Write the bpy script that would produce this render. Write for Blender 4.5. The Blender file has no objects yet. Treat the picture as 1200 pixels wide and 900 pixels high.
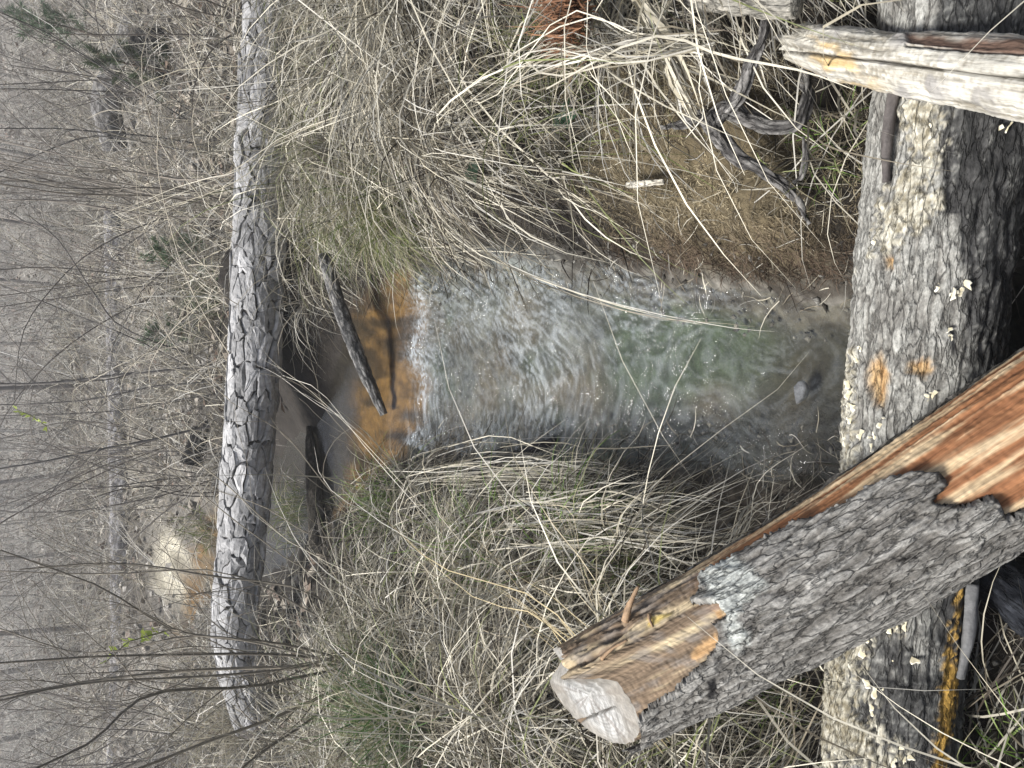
import bpy, math
import numpy as np
from mathutils import Vector, Matrix

# ------------------------------------------------------------------ camera, sky, sun, exposure
sc = bpy.context.scene
COL = sc.collection
CAM_H = 1.70
PITCH = math.radians(34.0)
FPX = 867.0                      # focal length in pixels of the 1200 px wide photograph
CP, SP = math.cos(PITCH), math.sin(PITCH)

cam_d = bpy.data.cameras.new('camera')
cam_d.sensor_fit = 'HORIZONTAL'; cam_d.sensor_width = 36.0
cam_d.lens = 36.0 * FPX / 1200.0
cam_d.clip_start = 0.05; cam_d.clip_end = 600
cam = bpy.data.objects.new('camera', cam_d); COL.objects.link(cam)
_f = Vector((0, CP, -SP)); _u = Vector((0, SP, CP)); _r = Vector((1, 0, 0))
# the photograph was taken with the phone turned on its side: world up points to image left
cam.matrix_world = Matrix(((-_u.x, _r.x, -_f.x, 0), (-_u.y, _r.y, -_f.y, 0), (-_u.z, _r.z, -_f.z, CAM_H), (0, 0, 0, 1)))
sc.camera = cam

SUN_EL, SUN_AZ = math.radians(60), math.radians(-72)     # azimuth from +Y towards +X
w = bpy.data.worlds.new('World'); sc.world = w; w.use_nodes = True
nt = w.node_tree; nt.nodes.clear()
sky = nt.nodes.new('ShaderNodeTexSky'); sky.sky_type = 'NISHITA'; sky.sun_disc = False
sky.sun_elevation = SUN_EL; sky.sun_rotation = SUN_AZ
sky.air_density = 1.0; sky.dust_density = 4.0; sky.ozone_density = 1.0
hs = nt.nodes.new('ShaderNodeHueSaturation'); hs.inputs['Saturation'].default_value = 1.0
bg = nt.nodes.new('ShaderNodeBackground'); bg.inputs[1].default_value = 0.05
wo = nt.nodes.new('ShaderNodeOutputWorld')
nt.links.new(sky.outputs[0], hs.inputs['Color']); nt.links.new(hs.outputs[0], bg.inputs[0]); nt.links.new(bg.outputs[0], wo.inputs[0])

sl = bpy.data.lights.new('sun', 'SUN'); sl.energy = 3.1; sl.angle = math.radians(18); sl.color = (1.0, 0.99, 0.97)
sun = bpy.data.objects.new('sun', sl); COL.objects.link(sun)
sd = Vector((math.sin(SUN_AZ) * math.cos(SUN_EL), math.cos(SUN_AZ) * math.cos(SUN_EL), math.sin(SUN_EL)))
sun.rotation_euler = sd.to_track_quat('Z', 'Y').to_euler()
sun.location = (-8, 4, 14)

sc.view_settings.view_transform = 'Standard'; sc.view_settings.look = 'None'
sc.view_settings.gamma = 1.0; sc.view_settings.use_curve_mapping = False
sc.view_settings.exposure = 1.35
sc.render.engine = 'CYCLES'
sc.cycles.use_denoising = True
sc.cycles.max_bounces = 6; sc.cycles.diffuse_bounces = 2; sc.cycles.glossy_bounces = 3
sc.cycles.transparent_max_bounces = 8; sc.cycles.volume_bounces = 1

rng = np.random.default_rng(11)

# ------------------------------------------------------------------ pixels of the photograph to rays
def ray(x, y):
    d = (np.asarray(x, float) - 600) / FPX; r = (450 - np.asarray(y, float)) / FPX
    return np.stack([r, CP - d * SP, -SP - d * CP], -1)
def at_t(x, y, t): return np.array([0, 0, CAM_H]) + ray(x, y) * np.asarray(t)[..., None]
def at_z(x, y, z):
    R = ray(x, y); return np.array([0, 0, CAM_H]) + R * ((z - CAM_H) / R[..., 2])[..., None]
def at_y(x, y, Y):
    R = ray(x, y); return np.array([0, 0, CAM_H]) + R * (np.asarray(Y) / R[..., 1])[..., None]
def project(P):
    Q = np.asarray(P, float) - np.array([0, 0, CAM_H])
    fz = Q[..., 1] * CP - Q[..., 2] * SP; uz = Q[..., 1] * SP + Q[..., 2] * CP
    return 600 - uz / fz * FPX, 450 - Q[..., 0] / fz * FPX

# ------------------------------------------------------------------ noise
def _hash(i, j, k, seed):
    h = (i.astype(np.int64) * 374761393 + j.astype(np.int64) * 668265263 + k.astype(np.int64) * 2147483647 + seed * 974634777) & 0xFFFFFFFF
    h = ((h ^ (h >> 13)) * 1274126177) & 0xFFFFFFFF
    h = ((h ^ (h >> 16)) * 2246822519) & 0xFFFFFFFF
    return (h ^ (h >> 15)) / 4294967295.0
def vnoise(P, seed=0):
    P = np.asarray(P, float); I = np.floor(P).astype(np.int64); F = P - I; F = F * F * (3 - 2 * F)
    out = 0
    for a in (0, 1):
        for b in (0, 1):
            for c in (0, 1):
                wgt = (F[..., 0] if a else 1 - F[..., 0]) * (F[..., 1] if b else 1 - F[..., 1]) * (F[..., 2] if c else 1 - F[..., 2])
                out = out + wgt * _hash(I[..., 0] + a, I[..., 1] + b, I[..., 2] + c, seed)
    return out
def fbm(P, oct=4, seed=0, gain=0.5):
    P = np.asarray(P, float); o = 0; a = 1; s = 0
    for k in range(oct):
        o = o + a * vnoise(P * 2 ** k + k * 17.3, seed + k); s += a; a *= gain
    return o / s
def fbm2(x, y, sc_, oct=4, seed=0):
    return fbm(np.stack([x * sc_, y * sc_, np.full_like(x, 3.7)], -1), oct, seed)
def voro(P, seed=0):
    """distance to nearest and second nearest cell point, and the nearest cell's own random number"""
    P = np.asarray(P, float); I = np.floor(P).astype(np.int64)
    f1 = np.full(P.shape[:-1], 9.0); f2 = f1.copy(); cid = np.zeros_like(f1)
    for a in (-1, 0, 1):
        for b in (-1, 0, 1):
            for c in (-1, 0, 1):
                i, j, k = I[..., 0] + a, I[..., 1] + b, I[..., 2] + c
                q = np.stack([i + _hash(i, j, k, seed), j + _hash(i, j, k, seed + 1), k + _hash(i, j, k, seed + 2)], -1)
                d = np.sqrt(((P - q) ** 2).sum(-1)); n = d < f1
                f2 = np.where(n, f1, np.minimum(f2, d)); cid = np.where(n, _hash(i, j, k, seed + 3), cid); f1 = np.where(n, d, f1)
    return f1, f2, cid
def sstep(a, b, x):
    t = np.clip((x - a) / (b - a), 0, 1); return t * t * (3 - 2 * t)
def mix(a, b, t): return np.asarray(a) + (np.asarray(b) - np.asarray(a)) * np.asarray(t)[..., None]
def inpoly(x, y, poly):
    """signed distance in pixels to a polygon, positive inside"""
    p = np.asarray(poly, float); ins = np.zeros(x.shape, bool); dist = np.full(x.shape, 1e9)
    for i in range(len(p)):
        (x1, y1), (x2, y2) = p[i], p[(i + 1) % len(p)]
        c = ((y1 > y) != (y2 > y)) & (x < (x2 - x1) * (y - y1) / (y2 - y1 + 1e-12) + x1); ins ^= c
        L = (x2 - x1) ** 2 + (y2 - y1) ** 2
        t = np.clip(((x - x1) * (x2 - x1) + (y - y1) * (y2 - y1)) / L, 0, 1)
        dist = np.minimum(dist, np.hypot(x - x1 - t * (x2 - x1), y - y1 - t * (y2 - y1)))
    return np.where(ins, dist, -dist)

# ------------------------------------------------------------------ mesh and object helpers
def mesh_np(name, V, F, cols=None, smooth=True, q=None):
    """V (n,3); F list of arrays of equal-sided faces (m,k)"""
    V = np.ascontiguousarray(V, np.float32)
    if not isinstance(F, (list, tuple)): F = [F]
    F = [np.asarray(f, np.int32) for f in F if len(f)]
    me = bpy.data.meshes.new(name)
    me.vertices.add(len(V)); me.vertices.foreach_set('co', V.ravel())
    L = np.concatenate([f.ravel() for f in F]); tot = np.concatenate([np.full(len(f), f.shape[1], np.int32) for f in F])
    st = np.concatenate([[0], np.cumsum(tot)[:-1]]).astype(np.int32)
    me.loops.add(len(L)); me.loops.foreach_set('vertex_index', L)
    me.polygons.add(len(tot)); me.polygons.foreach_set('loop_start', st)
    me.polygons.foreach_set('use_smooth', np.full(len(tot), smooth))
    me.update(calc_edges=True)
    if cols is not None:
        at = me.color_attributes.new('col', 'FLOAT_COLOR', 'POINT')
        c = np.ones((len(V), 4), np.float32); c[:, :3] = np.clip(cols, 0, 1); at.data.foreach_set('color', c.ravel())
    if q is not None:
        at = me.attributes.new('q', 'FLOAT_VECTOR', 'POINT'); at.data.foreach_set('vector', np.ascontiguousarray(q, np.float32).ravel())
    return me
def obj(name, me, mat, parent=None, **props):
    o = bpy.data.objects.new(name, me); COL.objects.link(o)
    if mat is not None and not me.materials: me.materials.append(mat)
    if parent is not None: o.parent = parent
    for k, v in props.items(): o[k] = v
    return o
def thing(name, label, category, loc=(0, 0, 0), group=None):
    o = bpy.data.objects.new(name, None); COL.objects.link(o); o.empty_display_size = 0.05
    o.location = loc; o['label'] = label; o['category'] = category
    if group: o['group'] = group
    return o
def part(name, me, mat, parent, **props):
    """a part whose mesh is in world coordinates, moved under its thing's base"""
    o = obj(name, me, mat, parent, **props); o.matrix_parent_inverse = Matrix.Translation(-root_loc(parent)) if parent.parent is None else Matrix.Identity(4); return o
def root_loc(p):
    v = Vector((0, 0, 0))
    while p is not None: v = v + p.location; p = p.parent
    return v
def norm(v): return v / (np.linalg.norm(v, axis=-1, keepdims=True) + 1e-12)

# ------------------------------------------------------------------ materials
def mat_attr(name, rough=0.8, bump=0.3, bscale=60.0, var=0.35, vscale=25.0, trans=0.0, spec=0.3, stretch=None, bdist=0.01, randv=0.0, along=None, crack=None):
    m = bpy.data.materials.new(name); m.use_nodes = True
    n = m.node_tree.nodes; l = m.node_tree.links; b = n['Principled BSDF']
    a = n.new('ShaderNodeAttribute'); a.attribute_name = 'col'
    tc = n.new('ShaderNodeTexCoord'); mp = n.new('ShaderNodeMapping')
    if stretch: mp.inputs['Scale'].default_value = stretch
    if along:                                        # coordinates along and around the log, so that the grain follows it
        qa = n.new('ShaderNodeAttribute'); qa.attribute_name = 'q'; mp.inputs['Scale'].default_value = along; l.new(qa.outputs['Vector'], mp.inputs[0])
    else: l.new(tc.outputs['Object'], mp.inputs[0])
    no = n.new('ShaderNodeTexNoise'); no.inputs['Scale'].default_value = vscale; no.inputs['Detail'].default_value = 6; no.inputs['Roughness'].default_value = 0.65
    l.new(mp.outputs[0], no.inputs['Vector'])
    mr = n.new('ShaderNodeMapRange'); mr.inputs['From Min'].default_value = 0.3; mr.inputs['From Max'].default_value = 0.7
    mr.inputs['To Min'].default_value = 1 - var; mr.inputs['To Max'].default_value = 1 + var
    l.new(no.outputs['Fac'], mr.inputs['Value'])
    mul = n.new('ShaderNodeVectorMath'); mul.operation = 'SCALE'
    l.new(a.outputs['Color'], mul.inputs[0]); l.new(mr.outputs[0], mul.inputs['Scale'])
    src = mul.outputs[0]
    if randv:
        oi = n.new('ShaderNodeObjectInfo'); m2 = n.new('ShaderNodeMapRange')
        m2.inputs['To Min'].default_value = 1 - randv; m2.inputs['To Max'].default_value = 1 + randv
        l.new(oi.outputs['Random'], m2.inputs['Value'])
        s2 = n.new('ShaderNodeVectorMath'); s2.operation = 'SCALE'; l.new(src, s2.inputs[0]); l.new(m2.outputs[0], s2.inputs['Scale']); src = s2.outputs[0]
    ck = None
    if crack:                                        # thin drying cracks, longer along the log than across it
        cm = n.new('ShaderNodeMapping'); cm.inputs['Scale'].default_value = crack; l.new(qa.outputs['Vector'], cm.inputs[0])
        cw_ = n.new('ShaderNodeTexNoise'); cw_.inputs['Scale'].default_value = 1.3; cw_.inputs['Detail'].default_value = 4; l.new(cm.outputs[0], cw_.inputs['Vector'])
        ca = n.new('ShaderNodeVectorMath'); ca.operation = 'MULTIPLY_ADD'; ca.inputs[1].default_value = (1.5, 1.5, 1.5); l.new(cw_.outputs['Color'], ca.inputs[0]); l.new(cm.outputs[0], ca.inputs[2])
        vo = n.new('ShaderNodeTexVoronoi'); vo.feature = 'DISTANCE_TO_EDGE'; vo.inputs['Scale'].default_value = 1.0; l.new(ca.outputs[0], vo.inputs['Vector'])
        ck = n.new('ShaderNodeMapRange'); ck.inputs['From Max'].default_value = 0.10; l.new(vo.outputs['Distance'], ck.inputs['Value'])
        c2 = n.new('ShaderNodeMapRange'); c2.inputs['To Min'].default_value = 0.55; l.new(ck.outputs[0], c2.inputs['Value'])
        s3 = n.new('ShaderNodeVectorMath'); s3.operation = 'SCALE'; l.new(src, s3.inputs[0]); l.new(c2.outputs[0], s3.inputs['Scale']); src = s3.outputs[0]
    l.new(src, b.inputs['Base Color'])
    b.inputs['Roughness'].default_value = rough; b.inputs['Specular IOR Level'].default_value = spec
    if bump > 0:
        nb = n.new('ShaderNodeTexNoise'); nb.inputs['Scale'].default_value = bscale; nb.inputs['Detail'].default_value = 8; nb.inputs['Roughness'].default_value = 0.7
        l.new(mp.outputs[0], nb.inputs['Vector'])
        bp = n.new('ShaderNodeBump'); bp.inputs['Strength'].default_value = bump; bp.inputs['Distance'].default_value = bdist
        l.new(nb.outputs['Fac'], bp.inputs['Height']); l.new(bp.outputs[0], b.inputs['Normal'])
        if ck:
            b2 = n.new('ShaderNodeBump'); b2.inputs['Strength'].default_value = 0.8; b2.inputs['Distance'].default_value = 0.004; l.new(ck.outputs[0], b2.inputs['Height']); l.new(b2.outputs[0], bp.inputs['Normal'])
    if trans > 0:
        out = n['Material Output']; t = n.new('ShaderNodeBsdfTranslucent'); l.new(src, t.inputs[0])
        mx = n.new('ShaderNodeMixShader'); mx.inputs[0].default_value = trans
        l.new(b.outputs[0], mx.inputs[1]); l.new(t.outputs[0], mx.inputs[2]); l.new(mx.outputs[0], out.inputs[0])
    return m

M_GROUND = mat_attr('ground', 0.85, 0.7, 55, 0.45, 22, bdist=0.02)
M_BARK = mat_attr('bark', 0.9, 0.45, 170, 0.5, 110, bdist=0.005, spec=0.15)
M_BARK_LOG = mat_attr('furrowed_bark', 0.92, 0.7, 320, 0.55, 260, bdist=0.004, spec=0.12, along=(0.40, 1, 1), crack=(15, 58, 58))
M_WOOD_LOG = mat_attr('grained_wood', 0.75, 0.6, 190, 0.5, 150, bdist=0.004, spec=0.2, along=(0.07, 1, 1))
M_BARK_FAR = mat_attr('plated_bark', 0.9, 0.7, 60, 0.35, 30, bdist=0.01, spec=0.15, randv=0.28)
M_WOOD = mat_attr('bare_wood', 0.7, 0.5, 160, 0.3, 70, bdist=0.004, spec=0.25)
M_FUNGUS = mat_attr('fungus', 0.75, 0.4, 220, 0.18, 120, bdist=0.002, randv=0.15)
M_GRASS = mat_attr('dry_grass', 0.6, 0.0, 1, 0.25, 9, trans=0.08, spec=0.35)
M_GREEN = mat_attr('green_blade', 0.5, 0.0, 1, 0.2, 12, trans=0.3, spec=0.35)
M_TWIG = mat_attr('twig_bark', 0.8, 0.0, 1, 0.3, 18, spec=0.2)
M_MOSS = mat_attr('moss', 0.9, 0.0, 1, 0.3, 30, trans=0.15, spec=0.1)

def mat_water():
    m = bpy.data.materials.new('stream_water'); m.use_nodes = True
    n = m.node_tree.nodes; l = m.node_tree.links; n.remove(n['Principled BSDF']); out = n['Material Output']
    tc = n.new('ShaderNodeTexCoord'); mp = n.new('ShaderNodeMapping'); mp.inputs['Scale'].default_value = (0.55, 1.35, 1); mp.inputs['Rotation'].default_value = (0, 0, math.radians(-28))
    wn = n.new('ShaderNodeTexNoise'); wn.inputs['Scale'].default_value = 5.0; wn.inputs['Detail'].default_value = 3; l.new(tc.outputs['Object'], wn.inputs['Vector'])
    wv = n.new('ShaderNodeVectorMath'); wv.operation = 'MULTIPLY_ADD'; wv.inputs[1].default_value = (0.30, 0.30, 0.0); l.new(wn.outputs['Color'], wv.inputs[0]); l.new(tc.outputs['Object'], wv.inputs[2])
    l.new(wv.outputs[0], mp.inputs[0])
    nb = n.new('ShaderNodeTexNoise'); nb.inputs['Scale'].default_value = 50; nb.inputs['Detail'].default_value = 6; nb.inputs['Roughness'].default_value = 0.62
    l.new(mp.outputs[0], nb.inputs['Vector'])
    at = n.new('ShaderNodeAttribute'); at.attribute_name = 'col'
    mu = n.new('ShaderNodeMath'); mu.operation = 'MULTIPLY'; sx = n.new('ShaderNodeSeparateColor'); l.new(at.outputs['Color'], sx.inputs[0]); l.new(nb.outputs['Fac'], mu.inputs[0]); l.new(sx.outputs[0], mu.inputs[1])
    bp = n.new('ShaderNodeBump'); bp.inputs['Strength'].default_value = 0.6; bp.inputs['Distance'].default_value = 0.012
    l.new(mu.outputs[0], bp.inputs['Height'])
    fr = n.new('ShaderNodeFresnel'); fr.inputs[0].default_value = 1.45; l.new(bp.outputs[0], fr.inputs['Normal'])
    tr = n.new('ShaderNodeBsdfTransparent'); tr.inputs[0].default_value = (0.93, 0.92, 0.86, 1)
    gl = n.new('ShaderNodeBsdfGlossy'); gl.inputs['Roughness'].default_value = 0.07; l.new(bp.outputs[0], gl.inputs['Normal'])
    mx = n.new('ShaderNodeMixShader'); l.new(fr.outputs[0], mx.inputs[0]); l.new(tr.outputs[0], mx.inputs[1]); l.new(gl.outputs[0], mx.inputs[2])
    df = n.new('ShaderNodeBsdfDiffuse'); df.inputs[0].default_value = (0.30, 0.325, 0.325, 1); l.new(bp.outputs[0], df.inputs['Normal'])
    tb = n.new('ShaderNodeMath'); tb.operation = 'MULTIPLY'; tb.inputs[1].default_value = 0.08; l.new(sx.outputs[0], tb.inputs[0])
    m2 = n.new('ShaderNodeMixShader'); l.new(tb.outputs[0], m2.inputs[0]); l.new(tr.outputs[0], m2.inputs[1]); l.new(df.outputs[0], m2.inputs[2]); l.new(m2.outputs[0], mx.inputs[1])
    fo = n.new('ShaderNodeBsdfDiffuse'); fo.inputs[0].default_value = (0.50, 0.54, 0.565, 1); l.new(bp.outputs[0], fo.inputs['Normal'])    # sky glints on the crests, painted as pale diffuse colour
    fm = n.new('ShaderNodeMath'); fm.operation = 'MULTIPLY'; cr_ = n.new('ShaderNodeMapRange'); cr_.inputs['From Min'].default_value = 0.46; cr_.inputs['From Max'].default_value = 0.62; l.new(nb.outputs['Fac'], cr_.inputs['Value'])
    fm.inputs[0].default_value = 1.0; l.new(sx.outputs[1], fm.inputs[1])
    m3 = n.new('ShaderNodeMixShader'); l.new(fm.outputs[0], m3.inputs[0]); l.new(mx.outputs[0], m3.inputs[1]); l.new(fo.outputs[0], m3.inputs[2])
    l.new(m3.outputs[0], out.inputs[0])
    return m
M_WATER = mat_water()

# ------------------------------------------------------------------ the stream and the terrain
SC = np.array([[0.04, -0.6], [0.03, 0.4], [0.0, 1.03], [0.01, 1.28], [0.07, 1.77], [0.10, 2.52], [0.11, 3.46], [-0.02, 3.95], [-0.55, 4.70], [-1.15, 6.0], [-1.72, 7.7], [-2.05, 8.3], [-5.0, 9.9], [-9, 10.8]])
SW = np.array([0.27, 0.25, 0.22, 0.235, 0.29, 0.40, 0.42, 0.46, 0.36, 0.40, 0.36, 0.22, -0.4, -0.4])
def stream(x, y):
    best = np.full(x.shape, 1e9); e = np.zeros_like(best); side = np.zeros_like(best); sy = np.zeros_like(best)
    for i in range(len(SC) - 1):
        a, b = SC[i], SC[i + 1]; ab = b - a; L2 = (ab ** 2).sum()
        t = np.clip(((x - a[0]) * ab[0] + (y - a[1]) * ab[1]) / L2, 0, 1)
        dx, dy = x - a[0] - t * ab[0], y - a[1] - t * ab[1]; d = np.hypot(dx, dy)
        n = d < best; best = np.where(n, d, best)
        e = np.where(n, d - (SW[i] + (SW[i + 1] - SW[i]) * t), e)
        side = np.where(n, np.sign(ab[1] * dx - ab[0] * dy), side); sy = np.where(n, i + t, sy)
    return e, side, sy
def level(y): return 0.06 * sstep(3.05, 3.65, y)
def terrain(x, y):
    x = np.asarray(x, float); y = np.asarray(y, float)
    e, side, _ = stream(x, y)
    e = e + 0.10 * (fbm2(x, y, 5.0, 4, 5) - 0.5) * 2
    lv = level(y)
    aR = np.interp(y, [0.5, 0.8, 1.15, 1.6, 2.2, 3.2, 4, 8], [0.05, 0.10, 0.34, 0.40, 0.52, 0.36, 0.28, 0.30])
    wR = np.interp(y, [0.8, 1.2, 1.7, 2.5, 4], [0.25, 0.22, 0.25, 0.22, 0.5])
    aL = np.interp(y, [0.3, 0.8, 1.4, 2.2, 3.2, 3.9, 4.8, 7, 9], [0.10, 0.14, 0.30, 0.36, 0.32, 0.10, 0.10, 0.30, 0.25])
    wL = np.interp(y, [0.8, 1.4, 2.0, 4], [0.45, 0.5, 0.35, 0.5])
    A = np.where(side > 0, aR, aL); W = np.where(side > 0, wR, wL)
    ep = np.maximum(e, 0)
    bank = A * (1 - np.exp(-(ep / W) ** 1.25)) + 0.02 * np.minimum(ep, 3)
    bed = -0.065 * sstep(0, 0.16, -e)
    z = lv + np.where(e > 0, bank, bed)
    rough = np.minimum(1, np.maximum(ep, 0) / 0.25)
    z = z + rough * ((fbm2(x, y, 3.0, 4, 21) - 0.5) * 0.22 + (fbm2(x, y, 22.0, 3, 31) - 0.5) * 0.045)
    z = z + (1 - rough) * ((fbm2(x, y, 9.0, 4, 41) - 0.5) * 0.045)
    z = z + 0.34 * np.exp(-((x - 0.55) / 0.62) ** 2 - ((y - 4.75) / 0.30) ** 2)  # bank raised under the pine log to keep light out beneath it
    # the wood behind: a slope that climbs slowly, then a hill
    far = np.maximum(0, y - 7)
    z = z + 0.035 * np.minimum(far, 60) + 0.0022 * np.minimum(far, 42) ** 2 + (fbm2(x, y, 0.25, 3, 51) - 0.5) * np.minimum(1, far / 6) * 1.2
    z = z + 0.05 * np.clip(np.abs(x) - 2.0, 0, 25) * np.clip(y / 6, 0, 1)
    return z
def on_ground(px, py, lift=0.0):
    R = ray(px, py); t = 0.6
    for _ in range(400):
        P = np.array([0, 0, CAM_H]) + R * t
        h = P[2] - float(terrain(np.array([P[0]]), np.array([P[1]]))[0]) - lift
        if h < 0.004: break
        t += max(0.004, h * 0.35)
    return P

def graded(a0, a1, h, lo, hi, g=1.09):
    mid = list(np.arange(a0, a1, h)); s = h; v = a0; L = []
    while v > lo: s *= g; v -= s; L.append(v)
    s = h; v = mid[-1]; R = []
    while v < hi: s *= g; v += s; R.append(v)
    return np.array(L[::-1] + mid + R)
gx = graded(-1.4, 1.4, 0.018, -110, 110); gy = graded(0.4, 4.5, 0.018, -60, 160, 1.045)
X, Y = np.meshgrid(gx, gy, indexing='ij'); Z = terrain(X, Y)
e, side, _ = stream(X, Y)
nse = fbm2(X, Y, 6.0, 4, 61); nf = fbm2(X, Y, 40.0, 3, 62)
c = mix([0.008, 0.0065, 0.005], [0.028, 0.022, 0.016], nse)
c = mix(c, [0.10, 0.09, 0.075], sstep(4.8, 9, Y))                                # leaf litter of the wood floor
c = mix(c, mix([0.20, 0.185, 0.16], [0.075, 0.066, 0.055], sstep(0.35, 0.65, fbm2(X, Y, 1.1, 4, 63))), sstep(6, 11, Y) * 0.8)
silt = mix([0.055, 0.062, 0.057], [0.17, 0.182, 0.175], sstep(0.3, 0.7, nse))
silt = mix(silt, [0.13, 0.105, 0.07], sstep(0.52, 0.72, fbm2(X, Y, 3.3, 4, 64)) * 0.75)
silt = mix(silt, [0.045, 0.075, 0.035], sstep(0.45, 0.68, fbm2(X, Y, 4.1, 3, 65) + 0.5 * np.exp(-((X - 0.14) / 0.16) ** 2 - ((Y - 1.5) / 0.3) ** 2) - 0.12) * 0.85)
silt = mix(silt, [0.075, 0.052, 0.028], np.clip(1.3 * np.exp(-((X + 0.05) / 0.24) ** 2 - ((Y - 1.10) / 0.20) ** 2), 0, 0.9))
silt = mix(silt, [0.028, 0.030, 0.024], sstep(1.5, 1.15, Y + 0.3 * (nse - 0.5)) * 0.85)
brown = mix([0.035, 0.021, 0.008], [0.18, 0.105, 0.036], sstep(0.3, 0.7, fbm(np.stack([X * 18, Y * 4, X * 0 + 1], -1), 4, 66)))
silt = mix(silt, mix([0.045, 0.038, 0.03], [0.15, 0.14, 0.12], sstep(0.35, 0.7, nf)), sstep(-0.13, -0.04, e) * (side > 0) * sstep(2.6, 1.9, Y))
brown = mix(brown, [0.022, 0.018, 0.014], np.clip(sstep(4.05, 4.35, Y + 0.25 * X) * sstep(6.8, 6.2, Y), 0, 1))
Yn = Y + 0.30 * (fbm2(X, Y, 6.0, 4, 68) - 0.5)
bedc = mix(silt, brown, sstep(3.32, 3.42, Yn)); inb = sstep(0.10, 0.0, e)
c = mix(c, bedc, inb)
soil_shade = np.exp(-((X - 0.4) / 0.85) ** 2 - ((Y - 4.65) / 0.45) ** 2)  # dark soil, with the shade under the pine log painted in
c = mix(c, [0.020, 0.016, 0.012], np.clip(soil_shade * 1.5, 0, 1))
left_silt = sstep(0.42, 0.15, e) * (side < 0) * sstep(0.7, 0.9, Y) * sstep(1.75, 1.5, Y)      # wet silt shelf on the left
c = mix(c, mix([0.035, 0.027, 0.019], [0.16, 0.135, 0.105], sstep(0.3, 0.7, 0.5 * nse + 0.5 * nf)), left_silt * (1 - inb))
mossm = sstep(0.0, 0.10, e) * (side > 0) * sstep(1.0, 1.12, Y + 0.2 * (nse - .5)) * sstep(1.75, 1.5, Y + 0.3 * (nse - 0.5)) * sstep(0.62, 0.42, e)
c = mix(c, mix([0.06, 0.046, 0.026], [0.18, 0.145, 0.085], nf), mossm)
sand = np.exp(-((X + 2.0) / 0.55) ** 2 - ((Y - 8.9) / 0.42) ** 2) * (0.35 + 1.0 * fbm2(X, Y, 5, 4, 67))
c = mix(c, mix([0.20, 0.18, 0.135], [0.50, 0.46, 0.36], sstep(0.35, 0.6, fbm2(X, Y, 9, 4, 69))), sstep(0.34, 0.58, sand) * (1 - inb * 0.8))
nx_, ny_ = X.shape; idx = np.arange(nx_ * ny_).reshape(nx_, ny_)
F = np.stack([idx[:-1, :-1], idx[1:, :-1], idx[1:, 1:], idx[:-1, 1:]], -1).reshape(-1, 4)
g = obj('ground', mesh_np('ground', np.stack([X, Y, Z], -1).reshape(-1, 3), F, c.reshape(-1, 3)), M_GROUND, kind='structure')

# water: one sheet that follows the stream's course
def course():
    P = []; W = []
    for i in range(len(SC) - 1):
        L = np.hypot(*(SC[i + 1] - SC[i])); h = 0.0072 if SC[i + 1][1] < 3.6 else 0.03
        n = max(2, int(L / h)); t = np.arange(n) / n
        p0 = SC[max(i - 1, 0)]; p1 = SC[i]; p2 = SC[i + 1]; p3 = SC[min(i + 2, len(SC) - 1)]
        tt = t[:, None]
        P.append(0.5 * ((2 * p1) + (-p0 + p2) * tt + (2 * p0 - 5 * p1 + 4 * p2 - p3) * tt ** 2 + (-p0 + 3 * p1 - 3 * p2 + p3) * tt ** 3))
        W.append(SW[i] + (SW[i + 1] - SW[i]) * t)
    return np.concatenate(P), np.concatenate(W)
cp, cw = course()
tg = norm(np.gradient(cp, axis=0)); nrm = np.stack([tg[:, 1], -tg[:, 0]], -1)
NN = 135; v = np.linspace(-1, 1, NN)
Wx = cp[:, None, 0] + nrm[:, None, 0] * v[None] * (np.maximum(cw[:, None], 0) + 0.22)
Wy = cp[:, None, 1] + nrm[:, None, 1] * v[None] * (np.maximum(cw[:, None], 0) + 0.22)
def crests(ox, oy, th, la, lb, seed):
    """short-crested ripples: ridged noise, long along the crest and short across it"""
    a = (Wx - ox) * np.cos(th) + (Wy - oy) * np.sin(th); b = -(Wx - ox) * np.sin(th) + (Wy - oy) * np.cos(th)
    wob = (fbm2(Wx, Wy, 12.0, 3, seed + 5) - 0.5) * 1.6
    return 1 - np.abs(2 * fbm(np.stack([a / la, b / lb + wob, a * 0 + seed], -1), 3, seed) - 1)
th = math.radians(12) + math.radians(62) * sstep(-0.25, 0.35, Wx - 0.25 * (Wy - 2.4)) + (fbm2(Wx, Wy, 2.6, 2, 71) - 0.5) * 0.9
cr1 = crests(0.1, 2.3, th, 0.085, 0.019, 72); cr2 = crests(0.1, 2.3, th - 0.35, 0.050, 0.0120, 82)
big = fbm2(Wx, Wy, 9.0, 3, 77)
Wyn = Wy + 0.30 * (fbm2(Wx, Wy, 6.0, 4, 68) - 0.5)
riffle = sstep(1.05, 1.6, Wy + 0.35 * (fbm2(Wx, Wy, 3.5, 3, 76) - 0.5)) * sstep(3.46, 3.30, Wyn)
amp = 0.12 + 0.88 * riffle * (0.45 + 0.8 * sstep(0.3, 0.65, big)); amp = amp * sstep(3.5, 3.3, Wyn) + 0.07 * sstep(3.3, 3.5, Wyn)
wave = (cr1 - 0.6) * 0.010 + (cr2 - 0.6) * 0.0045
Wz = level(Wy) + wave * amp + (big - 0.5) * 0.018 * riffle
n0, n1 = Wx.shape; idx = np.arange(n0 * n1).reshape(n0, n1)
F = np.stack([idx[:-1, :-1], idx[:-1, 1:], idx[1:, 1:], idx[1:, :-1]], -1).reshape(-1, 4)
sill = np.exp(-((Wyn - 3.30) / 0.08) ** 2)
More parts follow.
